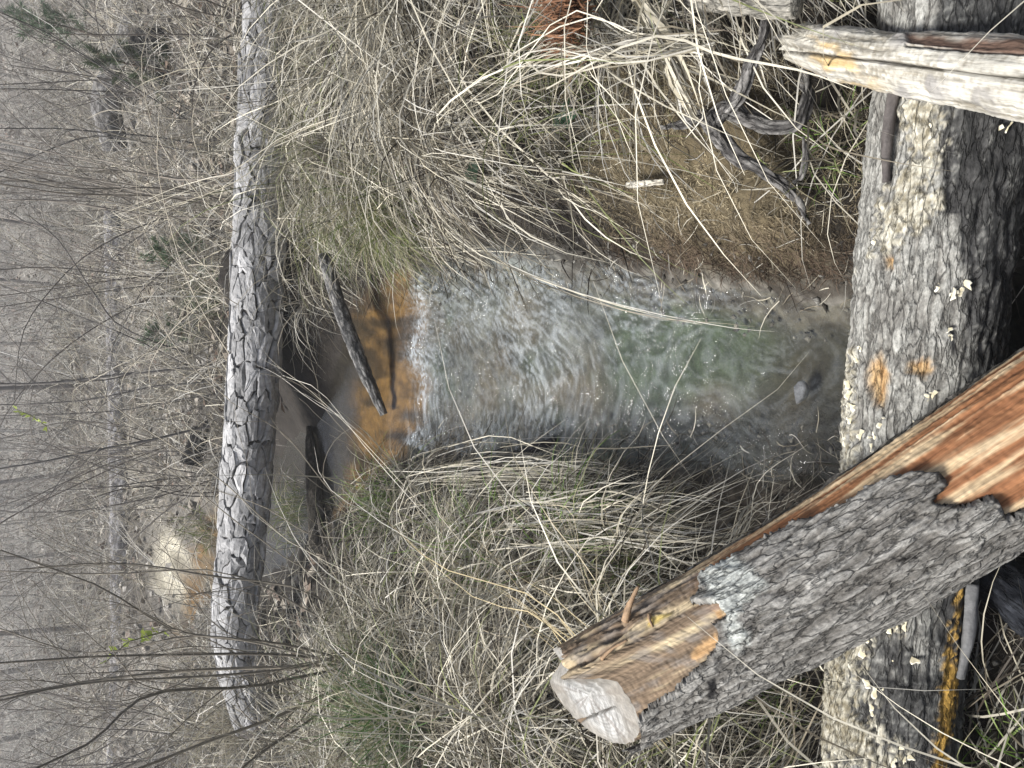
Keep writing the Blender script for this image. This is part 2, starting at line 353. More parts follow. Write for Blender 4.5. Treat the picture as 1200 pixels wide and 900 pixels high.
crest_glint = np.clip(0.32 * (0.18 + 0.82 * riffle) * (Wyn < 3.45) * sstep(0.74, 1.04, 0.50 * cr1 + 0.55 * cr2) * (0.42 + 0.62 * sstep(0.40, 0.66, fbm2(Wx, Wy, 3.4, 4, 78) + 0.10 * sstep(1.6, 3.2, Wy))) + 0.30 * sill * riffle * sstep(0.5, 0.9, cr2), 0, 0.85)  # mask of the sky glints painted along ripple crests
bc = np.stack([np.clip(amp, 0.12, 1), crest_glint, np.zeros_like(amp)], -1).reshape(-1, 3)
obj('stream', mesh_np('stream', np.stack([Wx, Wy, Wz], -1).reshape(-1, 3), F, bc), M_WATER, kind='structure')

# ------------------------------------------------------------------ log builder
class Log:
    """a tapered, slightly bent log as a grid of rings; angle 0 faces up, +90 degrees to the right of its direction"""
    def __init__(s, pts, radii, ns, nt, seed=0, a0=0.0, a1=1.0):
        pts = np.asarray(pts, float); d = np.concatenate([[0], np.cumsum(np.linalg.norm(np.diff(pts, axis=0), axis=1))])
        s.L = d[-1]; t = np.linspace(0, s.L, ns); s.t = t
        if len(pts) > 2:
            def cr(vals):
                m = np.gradient(vals, d, axis=0); i = np.clip(np.searchsorted(d, t) - 1, 0, len(d) - 2); h = (d[i + 1] - d[i])[:, None]; u = ((t - d[i])[:, None]) / h
                return (2 * u ** 3 - 3 * u ** 2 + 1) * vals[i] + (u ** 3 - 2 * u ** 2 + u) * h * m[i] + (-2 * u ** 3 + 3 * u ** 2) * vals[i + 1] + (u ** 3 - u ** 2) * h * m[i + 1]
            s.C = cr(pts)
        else: s.C = np.stack([np.interp(t, d, pts[:, k]) for k in range(3)], -1)
        s.r = np.interp(t, d, radii)
        s.T = norm(np.gradient(s.C, axis=0)); up = np.array([0, 0, 1.0])
        s.S = norm(np.cross(s.T, up)); s.U = np.cross(s.S, s.T)
        s.a = np.arange(nt) / nt * 2 * np.pi
        s.R = s.U[:, None] * np.cos(s.a)[None, :, None] + s.S[:, None] * np.sin(s.a)[None, :, None]
        s.ss = np.repeat(t[:, None], nt, 1)
        s.base = s.C[:, None] + s.R * s.r[:, None, None]
        s.q = np.stack([s.ss, s.r[:, None] * np.cos(s.a)[None], s.r[:, None] * np.sin(s.a)[None]], -1)   # local coordinates in metres
    def pos(s, dr, ds=None):
        P = s.base + s.R * dr[..., None]
        if ds is not None: P = P + s.T[:, None] * ds[..., None]
        return P
    def faces(s, keep=None):
        ns, nt = s.ss.shape; i = np.arange(ns * nt).reshape(ns, nt); j = np.roll(i, -1, 1)
        F = np.stack([i[:-1], j[:-1], j[1:], i[1:]], -1)
        if keep is not None:
            k = keep; kj = np.roll(k, -1, 1); F = F[(k[:-1] & kj[:-1] & kj[1:] & k[1:])]
        return F.reshape(-1, 4)
    def cap(s, ring, center, nr=10, push=None):
        nt = len(ring); rr = np.linspace(1, 0.02, nr); V = center + (ring[None] - center) * rr[:, None, None]
        i = np.arange(nr * nt).reshape(nr, nt); j = np.roll(i, -1, 1)
        return V, [np.stack([i[:-1], j[:-1], j[1:], i[1:]], -1).reshape(-1, 4), i[-1][None]]
    def hit(s, px, py, dr=0.0):
        """where a photograph pixel's ray meets the log's front"""
        X_, Y_ = project(s.base); vis = (s.R * (np.array([0, 0, CAM_H]) - s.base)).sum(-1) > 0
        d = (X_ - px) ** 2 + (Y_ - py) ** 2 + np.where(vis, 0, 1e9); k = np.unravel_index(np.argmin(d), d.shape)
        return s.base[k] + s.R[k] * dr, s.R[k], s.T[k[0]]
def compact(V, F, C):
    F = np.asarray(F); u = np.unique(F); m = np.zeros(len(V), int); m[u] = np.arange(len(u)); return V[u], m[F], C[u]

def bark_relief(q, fs, fa, seed, warp=0.35, edge=0.34):
    """long plates split by furrows: height 0..1"""
    Wp = np.stack([q[..., 0] * fs, q[..., 1] * fa, q[..., 2] * fa], -1)
    Wp = Wp + warp * (np.stack([vnoise(Wp * 1.7, seed + 50), vnoise(Wp * 1.7, seed + 51), vnoise(Wp * 1.7, seed + 52)], -1) - 0.5) * 2
    f1, f2, cid = voro(Wp, seed); return sstep(0.02, edge, f2 - f1), cid, f1

# ------------------------------------------------------------------ the fungus-covered log across the foreground
FL = Log([at_z(1140, -260, 0.24), at_z(1125, 40, 0.22), at_z(1090, 330, 0.20), at_z(1062, 640, 0.20), at_z(1040, 900, 0.21), at_z(1022, 1250, 0.25)],
         [0.142, 0.140, 0.132, 0.122, 0.116, 0.108], 440, 256)
def build_fungus_log():
    L = FL; px, py = project(L.base); q = L.q
    cn = fbm(q * np.array([8, 36, 36]), 3, 7); h = sstep(0.0, 0.12, np.abs(cn - 0.5)) * (0.6 + 0.4 * sstep(0, 0.05, np.abs(fbm(q * np.array([30, 18, 18]), 3, 8) - 0.5))); cid = vnoise(q * np.array([16, 50, 50]), 6)
    fine = fbm(q * 160, 4, 9); mid = fbm(q * 22, 4, 10)
    bare = sstep(0.0, 14, inpoly(px, py, [(1012, 425), (1035, 405), (1050, 440), (1040, 485), (1022, 478), (1010, 450)]) + 10 * (fine - .5)) \
        + sstep(0, 10, inpoly(px, py, [(1062, 420), (1090, 415), (1098, 435), (1085, 448), (1062, 440)]) + 14 * (fine - .5)) + sstep(0, 8, inpoly(px, py, [(1033, 298), (1052, 300), (1050, 320), (1036, 315)]) + 8 * (fine - .5))
    bare = np.clip(bare, 0, 1)
    # crust of pale fungus on the side turned to the stream
    crust = np.maximum.reduce([inpoly(px, py, [(1058, 100), (1118, 112), (1122, 140), (1100, 215), (1108, 245), (1070, 280), (1030, 300), (1015, 320), (1028, 250), (1046, 200)]) + 40 * (mid - 0.55),
                               inpoly(px, py, [(985, 420), (1012, 400), (1010, 470), (1014, 540), (1030, 520), (1035, 560), (980, 580)]) + 14 * (mid - 0.55),
                               inpoly(px, py, [(955, 700), (1030, 700), (1030, 760), (1022, 800), (1045, 860), (1075, 870), (1075, 905), (940, 905)]) + 26 * (mid - 0.55),
                               inpoly(px, py, [(1035, 700), (1075, 700), (1072, 745), (1055, 765), (1035, 750)]) + 26 * (mid - 0.62)])
    lump = voro(q * 105 + 1.2 * (fbm(q * 60, 2, 16)[..., None] - 0.5), 15)
    crm = sstep(-2, 5, crust - 22 * (lump[2] < 0.34) - 12 * sstep(0.3, 0.0, lump[1] - lump[0]) * (mid < 0.56))
    rust = sstep(0, 7, inpoly(px, py, [(1120, 672), (1130, 690), (1118, 760), (1124, 800), (1110, 880), (1115, 910), (1085, 910), (1092, 840), (1103, 760)]) + 22 * (fine - 0.55))
    char_shade = sstep(0.50, 0.72, mid * 0.55 + 0.46 * sstep(1100, 1145, px + 22 * (py < 250)) + 0.40 * sstep(640, 720, py) + 0.32 * sstep(300, 90, py) * sstep(1085, 1120, px))  # charred bark, with the shade of the near side painted in
    dr = h * 0.005 + cid * 0.003 + (fine - 0.5) * 0.005 + (mid - 0.5) * 0.018
    dr = dr * (1 - 0.8 * bare) - bare * 0.006
    dr = dr + crm * (0.004 + 0.0045 * (1 - np.clip(lump[0] * 1.3, 0, 1))) + rust * 0.004 * (1 - np.clip(voro(q * 140, 19)[0] * 1.3, 0, 1))
    C = mix([0.15, 0.143, 0.128], [0.33, 0.325, 0.295], sstep(0.15, 0.9, 0.6 * fine + 0.5 * h * (0.5 + 0.5 * cid)))
    C = mix(C, [0.030, 0.030, 0.031], char_shade * 0.86 * (1 - 0.35 * (h > 0.9) * (fine > 0.6)))
    C = mix(C, mix([0.26, 0.15, 0.065], [0.42, 0.29, 0.15], sstep(0.3, 0.7, fbm(q * np.array([30, 160, 160]), 3, 14))), bare)
    C = mix(C, mix([0.20, 0.175, 0.12], [0.47, 0.445, 0.365], sstep(0.32, 0.72, fine * 0.65 + lump[2] * 0.35)), crm)
    C = mix(C, mix([0.30, 0.17, 0.035], [0.48, 0.30, 0.08], fine), rust)
    V = L.pos(dr)
    root = thing('fallen_log', 'grey fallen log with cream bracket fungus, lying across the stream under the sawn log', 'log', tuple(V[220, 128]))
    bk = part('bark', mesh_np('bark', V.reshape(-1, 3), L.faces(), C.reshape(-1, 3), q=q.reshape(-1, 3)), M_BARK_LOG, root)
    # brackets: small fan-shaped caps growing out of the bark
    fr = np.random.default_rng(5)
    spots = [(1108, 336), (1115, 341), (1122, 340), (1103, 334), (1129, 336), (1112, 345), (1106, 388), (1110, 383), (1104, 397), (1112, 391), (1108, 404), (1101, 392), (1160, 150), (1171, 152), (1181, 151),
             (998, 437), (997, 450), (998, 462), (1001, 474), (1000, 490), (999, 503), (998, 516), (1001, 528), (1006, 420), (1011, 408), (1013, 512), (1022, 516), (1030, 512), (1027, 522), (1040, 500), (1038, 497),
             (1058, 492), (1066, 490), (1052, 494), (1082, 477), (1076, 474), (1088, 471), (1094, 465), (1070, 481),
             (1086, 146), (1094, 185), (1064, 190), (1055, 255), (1030, 285),
             (1020, 800), (1026, 828), (1033, 820), (1030, 812), (1024, 836), (1036, 804), (1046, 885), (1052, 878), (1058, 890), (1072, 865), (1066, 882), (1042, 892), (1015, 765), (1018, 748), (1012, 715), (1020, 724), (1050, 710), (1058, 715), (1060, 702), (1052, 730), (1044, 738), (1062, 735), (1043, 773), (1070, 772)]
    protos = []
    for k in range(6):
        na, nr = 14, 5; th = np.linspace(-1.75, 1.75, na); V_ = []; C_ = []
        for z, sgn in ((0, 1), (1, -1)):
            for r in np.linspace(0.06, 1, nr):
                wob = 1 + 0.14 * np.sin(th * 5 + k) * r + 0.08 * fr.normal(size=na) * r
                for t_, w_ in zip(th, wob):
                    V_.append((r * w_ * math.cos(t_) * 0.95, r * w_ * math.sin(t_) * 1.05, (0.10 * (1 - r) + 0.12 * r * r * math.sin(3 * t_ + k)) + (0.10 if sgn > 0 else -0.12 * (1 - r))))
                    C_.append(np.array([0.72, 0.69, 0.58]) if r > 0.85 else np.array([0.60, 0.54, 0.37]) * (0.8 + 0.3 * r))
        I = np.arange(2 * nr * na).reshape(2, nr, na); Fq = []
        for s_ in (0, 1):
            a = I[s_]; f = np.stack([a[:-1, :-1], a[1:, :-1], a[1:, 1:], a[:-1, 1:]], -1).reshape(-1, 4); Fq.append(f if s_ == 0 else f[:, ::-1])
        Fq.append(np.stack([I[0, -1, :-1], I[1, -1, :-1], I[1, -1, 1:], I[0, -1, 1:]], -1)); Fq.append(np.stack([I[0, :-1, 0], I[1, :-1, 0], I[1, 1:, 0], I[0, 1:, 0]], -1)); Fq.append(np.stack([I[0, :-1, -1], I[0, 1:, -1], I[1, 1:, -1], I[1, :-1, -1]], -1))
        protos.append(mesh_np('bracket_fungus', np.array(V_), np.concatenate(Fq), np.array(C_)))
    for i, (bx, by) in enumerate(spots):
        p, n_, t_ = L.hit(bx, by, 0.002)
        tc_ = norm(np.array([0, 0, CAM_H]) - p); zax = norm(np.array([0, 0, 0.55]) + 0.75 * tc_ + fr.normal(size=3) * 0.28); sid = norm(np.cross(t_, tc_)) * (1 if fr.random() < 0.5 else -1); xax = norm(n_ * 0.5 + t_ * fr.normal(0, 0.5) + np.array([0, 0.5, 0.2]) + fr.normal(size=3) * 0.35); xax = norm(xax - zax * np.dot(xax, zax)); zax = norm(zax - xax * np.dot(zax, xax)); yax = np.cross(zax, xax)
        s_ = fr.uniform(0.007, 0.0135) * (1.25 if bx in (1108, 1106, 1175, 1186, 998) else 1)
        o = obj('bracket_fungus', protos[i % 6], M_FUNGUS, bk)
        o.matrix_local = Matrix(((xax[0] * s_, yax[0] * s_, zax[0] * s_, p[0]), (xax[1] * s_, yax[1] * s_, zax[1] * s_, p[1]), (xax[2] * s_, yax[2] * s_, zax[2] * s_, p[2]), (0, 0, 0, 1)))
    # the split dark strips standing off its side
    for nm, A_, B_, r_, col in (('loose_strip', (1054, 108), (1044, 214), 0.011, (0.085, 0.075, 0.07)), ('loose_strip', (1131, 680), (1118, 792), 0.012, (0.13, 0.13, 0.13))):
        a, n1_, _ = L.hit(*A_, 0.012); b, n2_, _ = L.hit(*B_, 0.012); S_ = Log([a, (a + b) / 2 + n1_ * 0.006, b], [r_, r_ * 0.9, r_ * 0.6], 40, 14)
        d = (fbm(S_.q * np.array([20, 200, 200]), 3, 33) - 0.5) * 0.008
        part(nm, mesh_np(nm, S_.pos(d).reshape(-1, 3), [S_.faces(), np.arange(14)[None, ::-1], (np.arange(14) + 39 * 14)[None]], np.tile(col, (40 * 14, 1)) * (0.7 + 0.6 * fbm(S_.q * np.array([30, 300, 300]), 3, 34)).reshape(-1, 1)), M_WOOD, root)
    return root
build_fungus_log()

# ------------------------------------------------------------------ the sawn log leaning over it
CL = Log([at_t(690, 815, 1.53), at_t(1010, 640, 1.335), at_t(1200, 518, 1.235), at_t(1500, 330, 1.09)], [0.127, 0.132, 0.133, 0.133], 470, 250)
def build_cut_log():
    L = CL; q = L.q; px, py = project(L.base)
    fine = fbm(q * 170, 4, 80); mid = fbm(q * 20, 4, 81); streak = fbm(q * np.array([9, 110, 110]), 4, 82); streak2 = fbm(q * np.array([4, 45, 45]), 3, 83)
    toc = norm(np.array([0, 0, CAM_H]) - L.C[0]); n_ = norm(-1.0 * L.T[0] + 0.85 * toc + np.array([-0.25, 0, 0.0]))
    off = -(L.R[0] @ n_) * (L.r[0]) / (L.T[0] @ n_)
    E1 = [(560, 700), (812, 655), (814, 690), (798, 706), (834, 711), (838, 726), (816, 738), (822, 760), (816, 772), (782, 800), (746, 834), (600, 930)]
    E2 = [(812, 672), (870, 640), (930, 608), (985, 588), (1012, 568), (1060, 550), (1098, 552), (1108, 567), (1092, 590), (1130, 594), (1165, 582), (1182, 606), (1260, 590), (1260, 330), (850, 590), (800, 640)]
    back = ((L.R * norm(np.array([0, 0, CAM_H]) - L.base)).sum(-1)) < -0.4
    wood = np.maximum(inpoly(px, py, E1), inpoly(px, py, E2)) + 9 * (fine - 0.5) + 10 * (mid - 0.5)
    wood = np.where(back, np.where(q[..., 0] < 0.2, 5, -5), wood)
    bark_m = sstep(2.0, -4.0, wood)
    # the rotten upper side sticks out past the saw cut
    rot = sstep(0.25, 0.8, (L.R[0] @ norm(np.array([0.75, 0.35, 0.35]))))
    off = off * (1 - 0.80 * rot) - 0.0 * rot
    offr = off + rot * (fbm(np.stack([L.a * 6, L.a * 0, L.a * 0], -1), 4, 84) - 0.6) * 0.06
    shift = offr[None] * np.clip(1 - L.t / 0.42, 0, 1)[:, None]
    r_ = -0.014 + (streak - 0.5) * 0.010 + (fine - 0.5) * 0.004 - 0.016 * sstep(0.50, 0.75, fbm(q * np.array([14, 60, 60]), 4, 85)) * sstep(0.40, 0.10, q[..., 0]) * rot[None]
    red = mix([0.16, 0.062, 0.028], [0.34, 0.165, 0.075], streak)
    pale = mix([0.36, 0.24, 0.12], [0.62, 0.49, 0.32], streak)
    wc = mix(red, pale, sstep(0.46, 0.60, 0.55 * streak2 + 0.45 * streak))
    endc = mix(mix([0.085, 0.060, 0.042], [0.27, 0.195, 0.125], streak), [0.46, 0.37, 0.235], sstep(0.52, 0.70, streak2))
    endc = mix(endc, [0.20, 0.175, 0.15], sstep(0.5, 0.7, fbm(q * np.array([24, 50, 50]), 4, 86)) * 0.7)
    wc = mix(wc, endc, sstep(0.42, 0.30, q[..., 0]))
    gum = sstep(0, 6, np.maximum(inpoly(px, py, [(772, 785), (790, 768), (818, 750), (824, 768), (800, 788), (770, 802)]), inpoly(px, py, [(822, 714), (838, 716), (838, 738), (824, 736)])) + 8 * (fine - .5))
    wc = mix(wc, mix([0.34, 0.19, 0.08], [0.50, 0.33, 0.17], fine), gum)
    yel = sstep(0, 5, inpoly(px, py, [(745, 722), (778, 712), (783, 717), (765, 730), (748, 738)]) + 6 * (fine - .5))
    wc = mix(wc, [0.62, 0.47, 0.16], yel)
    V = L.pos(r_, shift)
    root = thing('sawn_log', 'thick sawn log with grey furrowed bark and orange bare wood, leaning over the fungus log', 'log', tuple(L.C[-1]))
    wa, wb, wq = compact(V.reshape(-1, 3), L.faces((bark_m < 0.999) | (q[..., 0] < 0.02)), np.concatenate([wc, q], -1).reshape(-1, 6))
    bw = part('bare_wood', mesh_np('bare_wood', wa, wb, wq[:, :3], q=wq[:, 3:]), M_WOOD_LOG, root)
    # bark shell
    qw = q + (np.stack([q[..., 0] * 0, vnoise(q * 14, 92) - .5, vnoise(q * 14, 93) - .5], -1)) * 0.016
    cn = fbm(qw * np.array([9, 70, 70]), 3, 91); h = sstep(0.0, 0.16, np.abs(cn - 0.5)); cid = vnoise(q * 9, 94)      # long furrows
    tn = fbm(qw * np.array([44, 34, 34]), 3, 95); h2 = sstep(0.0, 0.03, np.abs(tn - 0.5)); cid2 = vnoise(q * np.array([18, 60, 60]), 97)   # cracks across
    lng = fbm(q * np.array([55, 150, 150]), 4, 96)
    dr = -0.018 + bark_m * (0.014 + 0.0058 * h + 0.0014 * h2 + 0.004 * cid2 + 0.006 * (mid - 0.5) + 0.005 * (lng - 0.5))
    bc_ = mix([0.12, 0.112, 0.10], [0.31, 0.30, 0.275], sstep(0.38, 1.0, 0.2 * fine + 0.40 * lng + 0.28 * h + 0.06 * h2 + 0.22 * cid2))
    lich = sstep(0, 14, inpoly(px, py, [(808, 668), (860, 640), (880, 660), (905, 690), (860, 730), (880, 745), (850, 790), (822, 785), (826, 752), (838, 732)]) + 34 * (mid - 0.5) + 14 * (fine - .5))
    bc_ = mix(bc_, mix([0.30, 0.31, 0.29], [0.52, 0.54, 0.50], fine), lich * 0.85)
    soot = sstep(0, 6, np.maximum(inpoly(px, py, [(792, 812), (812, 806), (816, 828), (796, 838)]), inpoly(px, py, [(1040, 652), (1075, 648), (1078, 656), (1045, 664)])) + 10 * (fine - .5))
    bc_ = mix(bc_, [0.018, 0.017, 0.017], soot)
    Vb = L.pos(dr, shift); a, b, c_ = compact(Vb.reshape(-1, 3), L.faces(bark_m > 0.02), np.concatenate([bc_, q], -1).reshape(-1, 6))
    part('bark', mesh_np('bark', a, b, c_[:, :3], q=c_[:, 3:]), M_BARK_LOG, root)
    # the saw cut, weathered nearly white, with a drying crack
    ring = V[0]; cen = L.C[0]; nr = 46; Vc, Fc = L.cap(ring, cen, nr)
    nn = n_; qx = (Vc - cen) @ norm(np.cross(nn, [0, 0, 1])); qy = (Vc - cen) @ norm(np.cross(norm(np.cross(nn, [0, 0, 1])), nn))
    cxp, cyp = project(Vc); A_, B_ = np.array([672, 848]), np.array([722, 828])
    tt = np.clip(((cxp - A_[0]) * (B_[0] - A_[0]) + (cyp - A_[1]) * (B_[1] - A_[1])) / ((B_ - A_) ** 2).sum(), 0, 1)
    dl = np.hypot(cxp - A_[0] - tt * (B_[0] - A_[0]), cyp - A_[1] - tt * (B_[1] - A_[1])) + (fbm(np.stack([qx * 90, qy * 90, qx * 0], -1), 3, 97) - .5) * 3
    crk = sstep(2.6, 0.8, dl * (1 + 0.8 * tt))
    fn = fbm(np.stack([qx * 120, qy * 30, qx * 0], -1), 4, 98)
    Vc = Vc - nn * (crk * 0.016 + (fn - 0.5) * 0.003)[..., None]
    cc = mix([0.22, 0.215, 0.20], [0.40, 0.395, 0.375], sstep(0.25, 0.7, fn)); rad_ = np.hypot(qx, qy) + 0.006 * fbm(np.stack([qx * 30, qy * 30, qx * 0], -1), 2, 100); ang_ = np.arctan2(qy, qx)
    cc = cc * (0.86 + 0.16 * np.sin(rad_ * 700))[..., None]; cc = mix(cc, [0.12, 0.10, 0.085], sstep(0.58, 0.64, fbm(np.stack([np.cos(ang_) * 9, np.sin(ang_) * 9, rad_ * 6], -1), 3, 101)) * 0.5)
    cc = mix(cc, [0.17, 0.15, 0.12], sstep(0.080, 0.125, rad_) * 0.6)
    cc = mix(cc, [0.22, 0.20, 0.17], sstep(0.50, 0.8, fbm(np.stack([qx * 16, qy * 16, qx * 0], -1), 3, 99)) * 0.6)
    cc = mix(cc, [0.03, 0.025, 0.02], crk * 0.9)
    part('sawn_face', mesh_np('sawn_face', Vc.reshape(-1, 3), [Fc[0][:, ::-1], Fc[1][:, ::-1]], cc.reshape(-1, 3)), M_WOOD, root)
    # a splinter standing off the rotten wood
    for (ax, ay, bx, by, r0) in ((728, 724, 748, 687, 0.0055), (756, 716, 765, 735, 0.003), (700, 770, 735, 750, 0.003)):
        p, nrm_, _ = L.hit(ax, ay, -0.012); P2 = at_t(bx, by, (p - np.array([0, 0, CAM_H])) @ np.array([0, CP, -SP]) - 0.02)
        S_ = Log([p, (p + P2) / 2 + 0.002, P2], [r0 * 1.3, r0, r0 * 0.6], 16, 9)
        d = (fbm(S_.q * np.array([60, 400, 400]), 3, 35) - 0.5) * r0
        part('splinter', mesh_np('splinter', S_.pos(d).reshape(-1, 3), [S_.faces(), np.arange(9)[None, ::-1], (np.arange(9) + 135)[None]], np.tile([0.30, 0.20, 0.12], (144, 1))), M_WOOD, bw)
    return root
build_cut_log()

# ------------------------------------------------------------------ the bleached log
BL = Log([at_t(928, 50, 1.56), at_t(1000, 66, 1.42), at_t(1110, 80, 1.245), at_t(1200, 92, 1.12), at_t(1330, 110, 0.99)], [0.040, 0.048, 0.054, 0.057, 0.058], 330, 150)
def build_bleached_log():
    L = BL; q = L.q; px, py = project(L.base)
    fine = fbm(q * 170, 4, 110); streak = fbm(q * np.array([8, 90, 90]), 4, 111); mid = fbm(q * 26, 4, 112)
    A_, B_ = np.array([930., 62.]), np.array([1230., 92.])
    line = 62 + (px - 930) * (30 / 270) + 5 * (fbm(np.stack([px * 0.02, px * 0, px * 0], -1), 3, 113) - 0.5)
    front = (L.R * (np.array([0, 0, CAM_H]) - L.base)).sum(-1) > 0
    crk = sstep(2.4, 0.8, np.abs(py - line)) * front
    brown = sstep(0, 7, inpoly(px, py, [(1060, 36), (1230, 40), (1230, 66), (1150, 64), (1085, 56), (1062, 52)]) + 9 * (mid - 0.5)) * front
    lip = sstep(2.0, 0.5, np.abs(py - 53 - (px - 1060) * 0.07)) * (px > 1060) * front
    dr = (streak - 0.5) * 0.008 + (fine - 0.5) * 0.003 + (mid - 0.5) * 0.012 - crk * 0.012 - lip * 0.008 - brown * 0.005
    ds = np.clip(1 - L.t / 0.12, 0, 1)[:, None] * ((fbm(np.stack([np.cos(L.a) * 3, np.sin(L.a) * 3, L.a * 0], -1), 4, 114) - 0.4) * 0.09)[None]
    ds = ds + np.clip(1 - L.t / 0.16, 0, 1)[:, None] * sstep(66, 80, py) * 0.10
    C = mix([0.21, 0.19, 0.15], [0.45, 0.43, 0.375], sstep(0.3, 0.62, 0.6 * streak + 0.4 * fine))
    C = mix(C, [0.23, 0.22, 0.21], sstep(0.56, 0.74, mid) * 0.75); C = mix(C, [0.50, 0.34, 0.13], sstep(0.5, 0.7, fbm(q * np.array([14, 40, 40]), 3, 115)) * sstep(1060, 980, px) * 0.7)
    C = mix(C, mix([0.07, 0.045, 0.035], [0.19, 0.12, 0.085], streak), brown); C = mix(C, [0.03, 0.025, 0.02], np.maximum(crk, lip) * 0.85)
    V = L.pos(dr, ds)
    root = thing('bleached_log', 'slim bleached cream log with a long crack, resting across the fungus log end', 'log', tuple(L.C[-1]))
    part('trunk', mesh_np('trunk', V.reshape(-1, 3), L.faces(), C.reshape(-1, 3), q=q.reshape(-1, 3)), M_WOOD_LOG, root)
    Vc, Fc = L.cap(V[0], V[0].mean(0), 12); fn = fbm(Vc * 150, 3, 116)
    part('broken_end', mesh_np('broken_end', (Vc + L.T[0] * ((fn - 0.5) * 0.02 * np.linspace(0, 1, 12)[:, None])[..., None]).reshape(-1, 3), [Fc[0][:, ::-1], Fc[1][:, ::-1]], mix([0.34, 0.27, 0.17], [0.62, 0.55, 0.4], fn).reshape(-1, 3)), M_WOOD, root)
build_bleached_log()

# ------------------------------------------------------------------ pine log with plated bark across the stream
PL = Log([at_y(322, -60, 4.30), at_y(308, 200, 4.42), at_y(298, 430, 4.60), at_y(283, 640, 4.85), at_y(276, 745, 5.0), at_y(300, 850, 5.15)], [0.155, 0.15, 0.148, 0.14, 0.135, 0.13], 240, 96)
def voronoi_cells(W, Hh, nx, ny, r):
    """irregular cells of a W x Hh rectangle that wraps in W; returns polygons"""
    P = []
    for i in range(nx):
        for j in range(ny): P.append(((i + 0.5 + r.uniform(-.6, .6)) * W / nx, (j + (0.5 if i % 2 else 0) + 0.25 + r.uniform(-.55, .55)) * Hh / ny))
    P = np.array(P); asp = (W / nx) / (Hh / ny); out = []
    Q = np.concatenate([P, P + [W, 0], P - [W, 0]])
    for p in P:
        poly = [np.array(v_) for v_ in ((p[0] - W / nx * 2, p[1] - Hh / ny * 2), (p[0] + W / nx * 2, p[1] - Hh / ny * 2), (p[0] + W / nx * 2, p[1] + Hh / ny * 2), (p[0] - W / nx * 2, p[1] + Hh / ny * 2))]
        d = (Q - p) * [1, asp]; near = np.argsort((d ** 2).sum(1))[1:14]
        for k in near:
            m = (Q[k] + p) / 2; n_ = (Q[k] - p) * [1, asp * asp]; new = []
            for a in range(len(poly)):
                A, B = poly[a], poly[(a + 1) % len(poly)]; da, db = (A - m) @ n_, (B - m) @ n_
                if da <= 0: new.append(A)
                if (da < 0) != (db < 0) and da != db: new.append(A + (B - A) * da / (da - db))
            poly = new
            if not poly: break
        if len(poly) >= 3: out.append((p, np.array(poly)))
    return out
